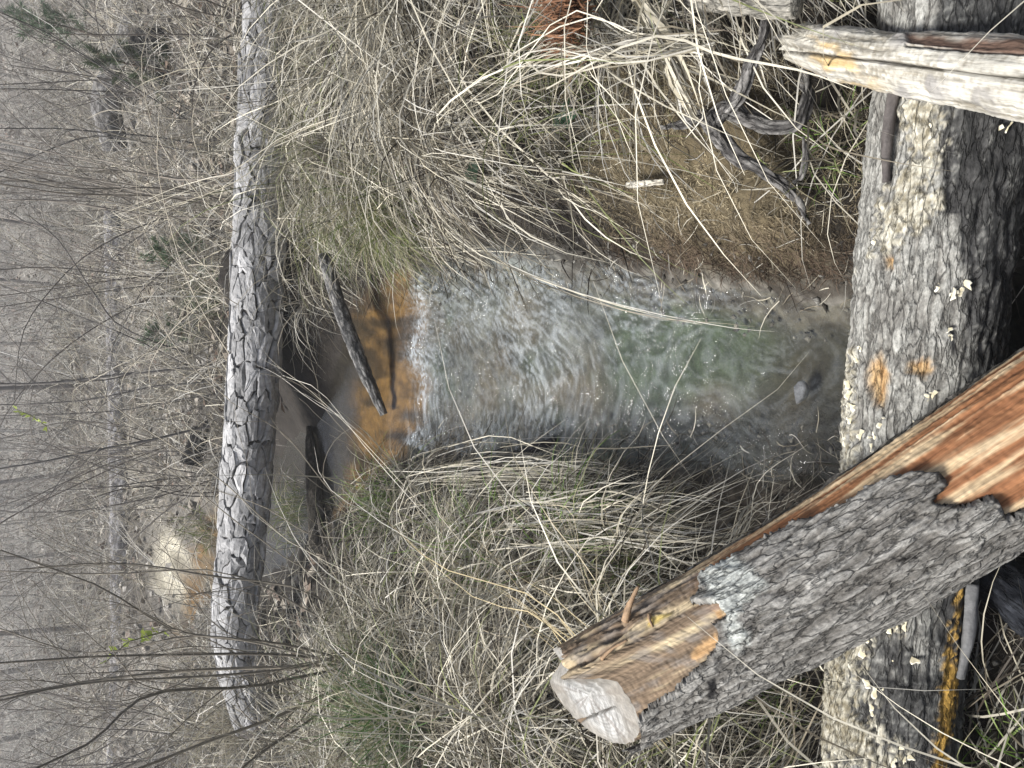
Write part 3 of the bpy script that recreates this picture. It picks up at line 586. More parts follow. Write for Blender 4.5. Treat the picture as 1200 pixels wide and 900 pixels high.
def build_pine_log():
    L = PL; q = L.q; fine = fbm(q * 40, 4, 120)
    root = thing('pine_log', 'fallen pine trunk with pale plated bark spanning the stream', 'log', tuple(L.C[120]))
    C = mix([0.045, 0.038, 0.035], [0.10, 0.09, 0.085], fine)
    core = part('trunk', mesh_np('trunk', L.pos((fine - 0.5) * 0.02 - 0.012).reshape(-1, 3), [L.faces(), np.arange(96)[None, ::-1], (np.arange(96) + 239 * 96)[None]], C.reshape(-1, 3)), M_BARK, root)
    r = np.random.default_rng(8); W = 2 * np.pi; cells = voronoi_cells(W, L.L, 15, 35, r); base = np.array(root_loc(root))
    def surf(a, s_, dr):
        i = np.clip(s_ / L.L * 239, 0, 238.999); k = i.astype(int); f = (i - k)[:, None]
        Cc = L.C[k] * (1 - f) + L.C[k + 1] * f; U = L.U[k]; S_ = L.S[k]; rr = L.r[k]
        return Cc + (U * np.cos(a)[:, None] + S_ * np.sin(a)[:, None]) * (rr + dr)[:, None]
    hidV, hidF, hidC, n0 = [], [], [], 0
    for p, poly in cells:
        if p[1] < 0.02 or p[1] > L.L - 0.02: continue
        m = poly.mean(0); pts = []
        for k in range(len(poly)):                                        # rough edges
            A, B = poly[k], poly[(k + 1) % len(poly)]
            for u in (0.0, 0.33, 0.67):
                pts.append(A + (B - A) * u + r.normal(0, 1.0, 2) * np.array([0.035, 0.010]) * (1 if u else 0.5))
        pts = np.array(pts); n = len(pts); hgt = r.uniform(-0.006, 0.012)
        g_ = 0.012 / np.maximum(np.abs(pts - m), 1e-3)
        outer = m + (pts - m) * 1.0; top = m + (pts - m) * 0.93; inn = m + (pts - m) * 0.45
        tilt = r.normal(0, 0.004)
        rings = [surf(outer[:, 0], outer[:, 1], np.full(n, -0.012)), surf(top[:, 0], top[:, 1], hgt + tilt * np.sign(top[:, 0] - m[0])), surf(inn[:, 0], inn[:, 1], np.full(n, hgt + 0.004) + r.normal(0, 0.0015, n))]
        V = np.concatenate(rings); i0 = np.arange(n); i1 = (i0 + 1) % n
        F4 = np.concatenate([np.stack([i0 + k * n, i1 + k * n, i1 + (k + 1) * n, i0 + (k + 1) * n], -1) for k in (0, 1)]); F1 = (np.arange(n) + 2 * n)[None]
        g0 = r.uniform(0.75, 1.1); C_ = np.tile(np.array([0.33, 0.325, 0.32]) * g0, (3 * n, 1)) * (0.8 + 0.4 * fbm(V * 45, 3, 121))[:, None]; C_[:n] *= 0.35
        cc = V.mean(0); nn_ = cc - surf(np.array([m[0]]), np.array([m[1]]), np.array([-0.14]))[0]
        if nn_ @ (np.array([0, 0, CAM_H]) - cc) > -0.02:
            o = obj('bark_plate', mesh_np('bark_plate', V, [F4, F1], C_, smooth=False), M_BARK_FAR, core)
        else:
            hidV.append(V); hidF.append(F4 + n0); hidF.append(np.stack([np.full(n - 2, 2 * n + n0), np.arange(1, n - 1) + 2 * n + n0, np.arange(2, n) + 2 * n + n0, np.arange(2, n) + 2 * n + n0], -1)[:, [0, 1, 2]]); hidC.append(C_); n0 += len(V)
    if hidV:
        obj('bark_of_underside', mesh_np('bark_of_underside', np.concatenate(hidV), [np.concatenate([f for f in hidF if f.shape[1] == 4]), np.concatenate([f for f in hidF if f.shape[1] == 3])], np.concatenate(hidC), smooth=False), M_BARK_FAR, core, kind='stuff')
build_pine_log()

# ------------------------------------------------------------------ smaller logs, sticks, roots
def simple_log(name, label, cat, pts, radii, dark, light, seed, ns=160, nt=40, fs=10, fa=28, depth=0.012, group=None, mat=None, root=None, partname='bark'):
    L = Log(pts, radii, ns, nt); q = L.q
    h, cid, _ = bark_relief(q, fs, fa, seed); fine = fbm(q * 80, 4, seed + 1)
    C = mix(dark, light, sstep(0.2, 0.95, 0.5 * fine + 0.5 * h * (0.5 + cid * 0.5)))
    V = L.pos((h - 0.6) * depth + (fbm(q * 9, 3, seed + 2) - 0.5) * radii[0] * 0.25)
    if root is None: root = thing(name, label, cat, tuple(L.C[0]), group)
    part(partname, mesh_np(partname, V.reshape(-1, 3), [L.faces(), np.arange(nt)[None, ::-1], (np.arange(nt) + (ns - 1) * nt)[None]], C.reshape(-1, 3), q=q.reshape(-1, 3)), mat or M_BARK_LOG, root)
    return root, L
simple_log('fallen_log', 'long straight grey log lying flat in the wood beyond the pine log', 'log',
           [at_y(138, 250, 10.6), at_y(142, 450, 10.5), at_y(147, 640, 10.4), at_y(147, 760, 10.4), at_y(138, 935, 10.5)], [0.15, 0.155, 0.17, 0.165, 0.15], [0.10, 0.095, 0.095], [0.48, 0.465, 0.465], 130, 220, 44, 6, 16, 0.02)
simple_log('leaning_trunk', 'grey trunk leaning up beside the small green pine', 'log',
           [at_y(135, 175, 9.2), at_y(125, 120, 9.0), at_y(150, 55, 8.7), at_y(178, -30, 8.3)], [0.13, 0.14, 0.13, 0.12], [0.09, 0.085, 0.08], [0.30, 0.29, 0.28], 134, 140, 36, 7, 18, 0.018)
rb, _ = simple_log('broken_stump', 'dark rotten stump half hidden in brush behind the pine log', 'stump',
           [at_y(200, 70, 7.4), at_y(176, 60, 7.5), at_y(160, 75, 7.6)], [0.24, 0.2, 0.10], [0.015, 0.014, 0.013], [0.06, 0.055, 0.05], 137, 60, 36, 7, 14, 0.03)
simple_log('short_log', 'short pale broken log behind the pine log, by the stream', 'log',
           [at_y(248, 432, 7.3), at_y(236, 470, 7.3), at_y(228, 505, 7.3)], [0.055, 0.05, 0.045], [0.14, 0.125, 0.11], [0.36, 0.33, 0.29], 140, 60, 24, 10, 30, 0.006)
simple_log('black_log', 'black wet log end lying in brush behind the pine log', 'log',
           [at_y(225, 545, 7.0), at_y(232, 520, 7.0), at_y(232, 500, 7.0)], [0.10, 0.09, 0.05], [0.01, 0.01, 0.01], [0.035, 0.032, 0.03], 143, 50, 24, 10, 30, 0.008)
simple_log('dark_branch', 'dark weathered branch slanting from the right bank into brown water', 'branch',
           [at_z(380, 300, 0.42), at_z(402, 370, 0.24), at_z(425, 430, 0.15), at_z(450, 486, 0.05)], [0.032, 0.038, 0.036, 0.022], [0.05, 0.05, 0.05], [0.30, 0.29, 0.275], 146, 110, 28, 9, 50, 0.006)
simple_log('wet_stick', 'black wet stick lying along the left edge of the riffle', 'stick',
           [at_z(552, 556, 0.10), at_z(590, 540, 0.07), at_z(622, 527, 0.05), at_z(650, 516, 0.02)], [0.020, 0.022, 0.020, 0.014], [0.012, 0.012, 0.014], [0.06, 0.06, 0.065], 149, 70, 20, 12, 60, 0.003)
simple_log('sunken_log', 'dark half sunken log behind the brown pool under the pine log', 'log',
           [at_z(362, 500, 0.08), at_z(368, 560, 0.09), at_z(372, 640, 0.12)], [0.02, 0.055, 0.05], [0.03, 0.027, 0.022], [0.12, 0.105, 0.085], 152, 60, 24, 10, 34, 0.006)
simple_log('charred_log', 'charred black log lying in grass below the sawn log', 'log',
           [at_z(1140, 655, 0.13), at_z(1175, 685, 0.12), at_z(1240, 740, 0.10)], [0.040, 0.048, 0.05], [0.010, 0.011, 0.014], [0.035, 0.038, 0.045], 155, 100, 40, 9, 34, 0.008)
simple_log('pale_log', 'pale barkless log above the gnarled root', 'log',
           [at_z(812, -12, 0.48), at_z(870, -4, 0.47), at_z(935, 0, 0.44)], [0.036, 0.038, 0.034], [0.20, 0.19, 0.165], [0.52, 0.49, 0.42], 158, 90, 30, 9, 40, 0.007)
for (a, b, r_, lab, dk, lt) in (((736, 217), (778, 213), 0.0085, 'short white broken stick at the mossy bank edge', (0.4, 0.37, 0.3), (0.72, 0.68, 0.58)),
                          ((372, 596), (381, 640), 0.011, 'short grey upright stick in grass by the far pool', (0.09, 0.08, 0.07), (0.24, 0.22, 0.19)),
                          ((392, 612), (398, 668), 0.014, 'grey stick beside a shorter stick by the far pool', (0.11, 0.10, 0.09), (0.30, 0.28, 0.25)),
                          ((536, 549), (600, 520), 0.0035, 'thin black twig lying over the riffle', (0.01, 0.01, 0.01), (0.04, 0.04, 0.04)),
                          ((410, 600), (462, 580), 0.006, 'thin pale twig on the left bank grass', (0.15, 0.13, 0.1), (0.36, 0.33, 0.27))):
    p = on_ground(*a, 0.05); p2 = on_ground(*b, 0.05)
    if 'riffle' in lab: p = at_z(*a, 0.05); p2 = at_z(*b, 0.06)
    simple_log('stick', lab, 'stick', [p, (p + p2) / 2 + np.array([0, 0, 0.006]), p2], [r_, r_ * 1.05, r_ * 0.75], dk, lt, 160 + int(a[0]) % 9, 40, 14, 20, 90, r_ * 0.15)

# gnarled root
def build_root():
    def P(l, z): return [at_z(x, y, zz) for (x, y), zz in zip(l, np.linspace(*z, len(l)))]
    arms = [(P([(826, 134), (838, 152), (867, 187), (897, 203), (923, 221), (950, 262)], (0.385, 0.20)), [0.026, 0.022, 0.017, 0.015, 0.013, 0.005]),
            (P([(923, 221), (939, 205), (944, 186), (943, 160)], (0.235, 0.26)), [0.008, 0.007, 0.006, 0.003]),
            (P([(836, 140), (850, 129), (876, 138), (908, 150), (933, 146), (946, 118), (943, 80), (950, 34), (956, -15)], (0.37, 0.20)), [0.024, 0.024, 0.021, 0.018, 0.017, 0.016, 0.015, 0.015, 0.015]),
            (P([(852, 128), (868, 108), (880, 74), (897, 36), (902, -12)], (0.38, 0.45)), [0.018, 0.018, 0.015, 0.012, 0.010]),
            (P([(838, 150), (820, 138), (800, 145), (775, 148)], (0.36, 0.36)), [0.020, 0.022, 0.013, 0.005])]
    root = thing('gnarled_root', 'gnarled grey driftwood root with curved arms on the brown mossy bank', 'root', tuple(arms[0][0][0]))
    for i, (pts, rad) in enumerate(arms):
        simple_log('', '', '', pts, [0.80 * x_ for x_ in rad], [0.055, 0.052, 0.05], [0.25, 0.24, 0.225], 170 + 5 * i, 120, 30, 9, 60, 0.008, root=root, partname='arm')
build_root()

# stones
def stone(px, py, z, size, col, label, seed):
    r = np.random.default_rng(seed); nu, nv = 22, 14
    u = np.arange(nu) / nu * 2 * np.pi; v_ = np.linspace(0.02, np.pi - 0.02, nv); Uu, Vv = np.meshgrid(u, v_)
    N = np.stack([np.cos(Uu) * np.sin(Vv), np.sin(Uu) * np.sin(Vv), np.cos(Vv)], -1)
    cut = np.ones(Uu.shape)
    for k in range(11):
        d = norm(r.normal(size=3)); h = r.uniform(0.55, 0.85); cut = np.minimum(cut, h / np.maximum(N @ d, 0.05))
    V = N * cut[..., None] * np.array(size) * (0.95 + 0.1 * fbm(N * 4, 3, seed)[..., None]) + at_z(px, py, z)
    i = np.arange(nu * nv).reshape(nv, nu); j = np.roll(i, -1, 1)
    F = np.stack([i[:-1], i[1:], j[1:], j[:-1]], -1).reshape(-1, 4)
    C = np.array(col) * (0.7 + 0.6 * fbm(N * 6, 4, seed + 3))[..., None]
    o = obj('stone', mesh_np('stone', V.reshape(-1, 3) - at_z(px, py, z), [F, i[0][None], i[-1][None, ::-1]], C.reshape(-1, 3)), M_GROUND)
    o.location = at_z(px, py, z); o['label'] = label; o['category'] = 'stone'
stone(938, 460, -0.008, (0.034, 0.026, 0.018), (0.15, 0.155, 0.16), 'small pale grey stone breaking the pool surface', 1)

# ------------------------------------------------------------------ strands and twigs
def grow(root, d0, length, n, grav, wander, r, ground=True, clear=0.004, stiff=None):
    """polylines (N,n+1,3) that leave root along d0 and droop"""
    N = len(root); P = np.zeros((N, n + 1, 3)); P[:, 0] = root; d = norm(d0); seg = (length / n)[:, None]
    wd = r.normal(size=(N, 3)) * wander
    for k in range(n):
        d = norm(d + np.array([0, 0, -1.0]) * (grav / n)[:, None] * (1 + k * 0.35) + wd / n + r.normal(size=(N, 3)) * wander * 0.12)
        p = P[:, k] + d * seg
        if ground:
            h = terrain(p[:, 0], p[:, 1]) + clear; lift = np.maximum(0, h - p[:, 2]); p[:, 2] += lift
            p[:, 2] = np.maximum(p[:, 2], level(p[:, 1]) + 0.002)
        P[:, k + 1] = p
    return P
def ribbons(P, width, col, r, tipcol=None):
    N, n, _ = P.shape; T = norm(np.gradient(P, axis=1)); up = norm(r.normal(size=(N, 1, 3)) + np.array([0, 0, 0.6]))
    Sd = norm(np.cross(T, np.broadcast_to(up, T.shape)))
    tp = np.interp(np.linspace(0, 1, n), [0, 0.15, 0.65, 1], [0.75, 1, 0.8, 0.12])[None, :, None]
    H = Sd * width[:, None, None] * 0.5 * tp
    V = np.stack([P - H, P + H], 2).reshape(-1, 3)
    i = (np.arange(N)[:, None] * n + np.arange(n - 1)[None]).ravel() * 2
    F = np.stack([i, i + 1, i + 3, i + 2], -1)
    tl = np.linspace(0, 1, n)[None, :, None]; C = col[:, None] * (1 + 0.0 * tl)
    if tipcol is not None: C = C * (1 - tl) + tipcol[:, None] * tl
    return V, F, np.repeat(C.reshape(-1, 3), 2, 0)
def tubes(P, R, col, sides=4):
    N, n, _ = P.shape; T = norm(np.gradient(P, axis=1)); ref = np.where(np.abs(T[..., 2:3]) > 0.9, [1.0, 0, 0], [0, 0, 1.0])
    A = norm(np.cross(T, ref)); B = np.cross(T, A); a = np.arange(sides) / sides * 2 * np.pi
    V = P[:, :, None] + (A[:, :, None] * np.cos(a)[:, None] + B[:, :, None] * np.sin(a)[:, None]) * R[:, :, None, None]
    base = (np.arange(N)[:, None, None] * n + np.arange(n - 1)[None, :, None]) * sides; k = np.arange(sides)[None, None]; k1 = (k + 1) % sides
    F = np.stack([base + k, base + k1, base + sides + k1, base + sides + k], -1).reshape(-1, 4)
    return V.reshape(-1, 3), F, np.repeat(np.broadcast_to(col[:, None], (N, n, 3)).reshape(-1, 3), sides, 0)
def join(lst):
    V, F, C, n = [], [], [], 0
    for v_, f, c_ in lst: V.append(v_); F.append(f + n); C.append(c_); n += len(v_)
    return np.concatenate(V), np.concatenate(F), np.concatenate(C)
def straw_cols(N, r, k=None):
    pal = np.array([[0.58, 0.545, 0.455], [0.43, 0.395, 0.31], [0.24, 0.21, 0.16], [0.52, 0.50, 0.45], [0.050, 0.040, 0.030], [0.36, 0.35, 0.325]])
    p = k if k is not None else [0.20, 0.20, 0.17, 0.15, 0.18, 0.10]
    pal = pal * np.array([0.95, 0.94, 0.905])
    return pal[r.choice(len(pal), N, p=p)] * r.uniform(0.75, 1.15, (N, 1))

def clear_of_logs(P):
    """keep strands that do not pass through the foreground logs"""
    ok = np.ones(len(P), bool)
    for L, m in ((FL, 0.012), (CL, 0.01), (BL, 0.006)):
        Cc = L.C[::12]; rr = L.r[::12]
        for k in range(P.shape[1]):
            d = np.linalg.norm(P[:, k, None] - Cc[None], axis=-1); j = np.argmin(d, 1); ok &= d[np.arange(len(P)), j] > rr[j] + m
    return ok
def over_water_ok(P, r):
    """most strands stop at the water's edge; a few hang over it"""
    e, _, _ = stream(P[:, -1, 0], P[:, -1, 1]); e2, _, _ = stream(P[:, P.shape[1] // 2, 0], P[:, P.shape[1] // 2, 1])
    return (np.minimum(e, e2) > -0.03) | ((r.random(len(P)) < 0.30) & (e2 > -0.05) & (np.minimum(e, e2) > -0.16))
def bank_grass(name, label, sidev, xr, yr, ntuft, per, seed, lenr=(0.28, 0.70), wr_=(0.0020, 0.0052), flow=None, nseg=6, thatch=9000):
    r = np.random.default_rng(seed); tx = r.uniform(*xr, ntuft * 6); ty = r.uniform(*yr, ntuft * 6); e, s_, _ = stream(tx, ty)
    emin = np.where(sidev > 0, np.interp(ty, [0.9, 1.0, 1.6, 1.75, 2.4], [0.15, 0.50, 0.50, 0.22, 0.14]), np.interp(ty, [0.7, 1.5, 1.8, 2.6, 3.45, 3.6], [0.42, 0.34, 0.20, 0.12, 0.12, 0.9]))
    ok = (s_ == sidev) & (e > emin); tx, ty = tx[ok][:ntuft], ty[ok][:ntuft]
    n = len(tx) * per; ti = np.repeat(np.arange(len(tx)), per)
    rad = np.abs(r.normal(0, 0.045, n)); ph = r.uniform(0, 2 * np.pi, n)
    x = tx[ti] + rad * np.cos(ph); y = ty[ti] + rad * np.sin(ph); z = terrain(x, y)
    base_ang = (fbm2(tx, ty, 1.3, 2, seed + 3) - 0.5) * 2.6
    fx, fy = flow if flow else (-0.8 * sidev, -0.5)
    a0 = math.atan2(fy, fx) + base_ang[ti] + r.normal(0, 0.75, n)
    tilt = r.uniform(0.45, 1.45, n) * np.where(r.random(n) < 0.10, 0.35, 1)
    d0 = np.stack([np.cos(a0) * np.sin(tilt), np.sin(a0) * np.sin(tilt), np.cos(tilt)], -1)
    lng = r.random(n) < 0.09; ln = r.uniform(*lenr, n) * np.where(lng, 1.6, 1)
    P = grow(np.stack([x, y, z], -1), d0, ln, nseg, r.uniform(0.5, 1.6, n) * np.where(lng, 0.7, 1), 0.27, r)
    ok = clear_of_logs(P) & over_water_ok(P, r); P = P[ok]; tone = r.uniform(0.72, 1.15, len(tx))[ti][ok]
    col = straw_cols(len(P), r) * tone[:, None]; lk = lng[ok]; col[lk] = straw_cols(lk.sum(), r, [0.6, 0.15, 0, 0.25, 0, 0])
    gr = fbm2(P[:, 0, 0], P[:, 0, 1], 2.2, 3, seed + 9) > 0.60
    gsel = gr & (r.random(len(P)) < 0.15); col[gsel] = np.array([0.17, 0.19, 0.07]) * r.uniform(0.6, 1.2, (gsel.sum(), 1))
    A = ribbons(P, r.uniform(*wr_, len(P)) * np.where(lk, 1.15, 1), col, r)
    # thatch: short dead pieces lying flat
    x = r.uniform(*xr, thatch * 4); y = r.uniform(*yr, thatch * 4); e, s_, _ = stream(x, y)
    emin = np.where(sidev > 0, np.interp(y, [0.9, 1.0, 1.6, 1.75], [0.05, 0.40, 0.40, 0.0]), np.interp(y, [0.7, 1.5, 1.8], [0.26, 0.18, 0.0]))
    ok = (s_ == sidev) & (e > emin); x, y = x[ok][:thatch], y[ok][:thatch]; m = len(x); a = r.uniform(0, 2 * np.pi, m)
    zz = terrain(x, y) + np.abs(r.normal(0, 0.025, m))
    Q = grow(np.stack([x, y, zz], -1), np.stack([np.cos(a), np.sin(a), r.normal(0, 0.25, m)], -1), r.uniform(0.08, 0.30, m), 4, np.full(m, 0.4), 0.5, r)
    ok = clear_of_logs(Q); Q = Q[ok]
    B = ribbons(Q, r.uniform(0.002, 0.005, len(Q)), straw_cols(len(Q), r, [0.03, 0.06, 0.20, 0.04, 0.63, 0.04]) * 0.5, r)
    V, F, C = join([A, B]); obj(name, mesh_np(name, V, F, C), M_GRASS, kind='stuff', label=label, category='grass')
bank_grass('dry_grass', 'matted dry straw-coloured grass drooping over the right bank', 1, (0.2, 2.4), (0.25, 4.4), 190, 95, 201, flow=(-0.75, -0.65), thatch=8000)
bank_grass('dry_grass', 'matted dry straw-coloured grass covering the left bank', -1, (-2.3, 0.1), (0.3, 4.4), 190, 95, 202, flow=(0.55, -0.85), thatch=8000)

def far_grass():
    r = np.random.default_rng(203); N = 16000
    y = 4.2 + r.random(N) ** 1.4 * 12; x = r.uniform(-1, 1, N) * (1.2 + 0.62 * y); e, s_, _ = stream(x, y)
    sand = ((x + 2.0) / 0.5) ** 2 + ((y - 8.8) / 0.45) ** 2 < 1
    ok = (e > 0.05) & ~((np.abs(x - 0.2) < 0.6) & (y < 4.75)) & ~((x > -1.7) & (x < 0) & (y < 5.0)) & ~(sand & (r.random(N) < 0.7)) & (fbm2(x, y, 0.9, 3, 204) > 0.36); x, y = x[ok], y[ok]; N = len(x)
    a = r.uniform(0, 2 * np.pi, N); t = r.uniform(0.1, 1.0, N)
    P = grow(np.stack([x, y, terrain(x, y)], -1), np.stack([np.cos(a) * np.sin(t), np.sin(a) * np.sin(t), np.cos(t)], -1), r.uniform(0.3, 0.9, N), 5, r.uniform(0.3, 1.6, N), 0.5, r)
    A = ribbons(P, r.uniform(0.003, 0.007, N) * (0.7 + 0.06 * y), straw_cols(N, r, [0.24, 0.22, 0.16, 0.18, 0.10, 0.10]), r)
    V, F, C = A; obj('dry_grass', mesh_np('dry_grass', V, F, C), M_GRASS, kind='stuff', label='tangled dry grass and weeds of the wood floor beyond the pine log', category='grass')
far_grass()

# moss and root fibres on the right bank mound
def moss():
    r = np.random.default_rng(205); N = 30000; x = r.uniform(0.15, 1.1, N); y = r.uniform(0.85, 1.8, N); e, s_, _ = stream(x, y)
    ok = (s_ > 0) & (e > 0.03) & (e < 0.55) & (fbm2(x, y, 9, 3, 206) > 0.40); x, y = x[ok], y[ok]; N = len(x)
    a = r.uniform(0, 2 * np.pi, N); t = r.uniform(0.2, 1.4, N); low = sstep(0.22, 0.05, stream(x, y)[0])
    P = grow(np.stack([x, y, terrain(x, y)], -1), np.stack([np.cos(a) * np.sin(t), np.sin(a) * np.sin(t), np.cos(t)], -1), r.uniform(0.008, 0.026, N) * (1 + 1.6 * low), 3, np.full(N, 1.2), 0.9, r)
    col = mix(mix([0.10, 0.080, 0.048], [0.36, 0.31, 0.21], r.random(N) ** 1.4), [0.085, 0.062, 0.045], low)
    pt = fbm2(x, y, 14, 4, 207); col = col * (0.45 + 1.1 * sstep(0.3, 0.7, pt))[:, None]
    ok = clear_of_logs(P); V, F, C = ribbons(P[ok], r.uniform(0.0010, 0.0022, ok.sum()), col[ok], r)
    obj('moss', mesh_np('moss', V, F, C), M_MOSS, kind='stuff', label='brown dried moss and rootlets coating the right bank mound', category='moss')
moss()

def debris():
    r = np.random.default_rng(208); N = 9000; x = r.uniform(-0.75, 0.95, N); y = r.uniform(0.5, 3.3, N); e, s_, _ = stream(x, y); z = terrain(x, y)
    shelf = (s_ < 0) & (e > -0.10) & (e < 0.40) & (y < 1.9); mound = (s_ > 0) & (e > -0.05) & (e < 0.55) & (y < 1.9) & (r.random(N) < 0.55); edge = (np.abs(e) < 0.10) & (y >= 1.9) & (r.random(N) < 0.7)
    ok = (shelf | mound | edge) & (z > -0.03); x, y, z = x[ok], y[ok], z[ok]; N = len(x); a = r.uniform(0, 2 * np.pi, N)
    P = grow(np.stack([x, y, np.maximum(z, level(y)) + np.abs(r.normal(0, 0.006, N))], -1), np.stack([np.cos(a), np.sin(a), r.normal(0.05, 0.25, N)], -1), r.uniform(0.02, 0.13, N), 4, np.full(N, 0.6), 0.8, r)
    col = straw_cols(N, r, [0.10, 0.12, 0.22, 0.08, 0.40, 0.08]) * 0.8; ok = clear_of_logs(P); V, F, C = ribbons(P[ok], r.uniform(0.001, 0.0035, ok.sum()), col[ok], r)
    m = 2200; x = r.uniform(-0.8, 0.6, m); y = r.uniform(0.6, 3.3, m); e, s_, _ = stream(x, y); ok = (np.abs(e + 0.01) < 0.13) | ((s_ < 0) & (e > -0.1) & (e < 0.4) & (y < 1.8)); x, y = x[ok], y[ok]; m = len(x)
    p = np.stack([x, y, np.maximum(terrain(x, y), level(y) - 0.01)], -1); R = r.uniform(0.003, 0.012, m)                                        # crumbs of mud and gravel
    k = np.array([[1, 0, 0], [-1, 0, 0], [0, 1, 0], [0, -1, 0], [0, 0, .7], [0, 0, -.7]]); Vg = (p[:, None] + k[None] * R[:, None, None] * r.uniform(0.5, 1.4, (m, 6, 1)) + r.normal(0, 0.25, (m, 6, 3)) * R[:, None, None]).reshape(-1, 3)
    f = np.array([[0, 2, 4, 4], [2, 1, 4, 4], [1, 3, 4, 4], [3, 0, 4, 4], [2, 0, 5, 5], [1, 2, 5, 5], [3, 1, 5, 5], [0, 3, 5, 5]])[:, :3]; Fg = (f[None] + np.arange(m)[:, None, None] * 6).reshape(-1, 3)
    Cg = np.repeat(mix([0.03, 0.026, 0.02], [0.26, 0.25, 0.225], r.random(m) ** 1.5), 6, 0)
    obj('bank_debris', mesh_np('bank_debris', V, F, C), M_GRASS, kind='stuff', label='bits of straw and rootlets strewn on the wet banks', category='debris')
    obj('mud_crumbs', mesh_np('mud_crumbs', Vg, Fg, Cg), M_GROUND, kind='stuff', label='crumbs of mud and gravel along the water edge', category='gravel')
debris()

# green tussocks and plants: each a thing
def tussock(px, py, n, lenr, wid, cols, label, seed, up=0.5, grav=(0.35, 1.3), name='grass_tussock', lean=(0, 0), spread=0.035, lift=0.0, dry=0.3):
    r = np.random.default_rng(seed); b = on_ground(px, py, lift); a = r.uniform(0, 2 * np.pi, n); t = np.abs(r.normal(0, up, n))
    x = b[0] + r.normal(0, spread, n); y = b[1] + r.normal(0, spread, n)
    d0 = np.stack([np.cos(a) * np.sin(t) + lean[0], np.sin(a) * np.sin(t) + lean[1], np.cos(t)], -1)
    P = grow(np.stack([x, y, terrain(x, y)], -1), d0, r.uniform(*lenr, n), 8, r.uniform(*grav, n), 0.35, r)
    c0 = np.array(cols[0]); c1 = np.array(cols[1]); col = mix(c0, c1, r.random(n)); dm = r.random(n) < dry; col[dm] = straw_cols(dm.sum(), r)
    tip = col.copy(); tm = r.random(n) < 0.4; tip[tm] = [0.36, 0.32, 0.2]
    ok = clear_of_logs(P); P, col, tip = P[ok], col[ok], tip[ok]
    V, F, C = ribbons(P, r.uniform(wid * 0.6, wid * 1.3, len(P)), col, r, tip)
    root = thing(name, label, 'grass', (b[0], b[1], b[2])); part('blades', mesh_np('blades', V, F, C), M_GREEN, root, kind='stuff')
G1 = ((0.07, 0.11, 0.025), (0.17, 0.21, 0.05)); G2 = ((0.13, 0.24, 0.04), (0.22, 0.34, 0.08)); G3 = ((0.035, 0.065, 0.028), (0.09, 0.125, 0.05))
tussock(475, 232, 750, (0.32, 0.60), 0.0036, G1, 'olive green sedge tussock drooping over brown water from the right bank', 301, 0.55, lean=(-0.4, -0.3), spread=0.07)
tussock(410, 255, 320, (0.25, 0.48), 0.0036, G1, 'smaller olive sedge tussock on the right bank beside the pine log', 302, 0.55, lean=(-0.4, -0.2), spread=0.06)
tussock(500, 838, 700, (0.30, 0.62), 0.0036, ((0.025, 0.075, 0.018), (0.08, 0.155, 0.035)), 'large dark green rush tussock under the bare bush on the left bank', 303, 0.75, (0.3, 1.2), spread=0.07, lean=(0.1, 0.2), dry=0.15)
tussock(700, 592, 34, (0.22, 0.36), 0.0062, G2, 'bright green grass sprout among straw at the riffle left edge', 304, 0.55, (0.2, 0.8), name='grass_sprout', spread=0.012, lift=0.05, dry=0.0)
tussock(530, 640, 22, (0.25, 0.40), 0.0065, G2, 'bright green grass sprout with a curled blade on the left bank', 305, 0.75, (0.3, 1.4), name='grass_sprout', spread=0.012, lift=0.06, dry=0.0)
tussock(500, 605, 9, (0.20, 0.32), 0.0075, G2, 'two long green leaves arching to the water from left straw', 306, 0.6, (0.8, 1.6), name='grass_sprout', spread=0.01, lift=0.04, lean=(0.5, -0.2), dry=0.0)
tussock(690, 640, 200, (0.25, 0.45), 0.0036, G2, 'loose green and straw tussock above the sawn log on the left bank', 307, 0.55, spread=0.05, lean=(0.2, -0.4))
tussock(1170, 900, 130, (0.15, 0.35), 0.0034, G2, 'fresh green grass clump beside the rust-coated log end', 308, 0.7, spread=0.05, dry=0.4)
tussock(905, 820, 60, (0.08, 0.16), 0.0022, G2, 'tiny green grass tuft in straw under the sawn log', 309, 0.8, spread=0.02, dry=0.3)
tussock(985, 170, 90, (0.10, 0.22), 0.0026, G2, 'green grass wisps below the bleached log on the right bank', 310, 0.7, spread=0.05, dry=0.5)
tussock(355, 600, 180, (0.20, 0.40), 0.0034, G1, 'green grass fringe beside the bright pool behind the pine log', 311, 0.8, spread=0.10, dry=0.35)
tussock(250, 345, 160, (0.25, 0.5), 0.006, G3, 'dark green sedge clump peeping over the top of the pine log', 312, 0.6, spread=0.12, dry=0.3)
tussock(245, 620, 120, (0.2, 0.5), 0.006, G1, 'green sedge clump hanging over the far sandy bank', 313, 0.8, spread=0.10, dry=0.4)

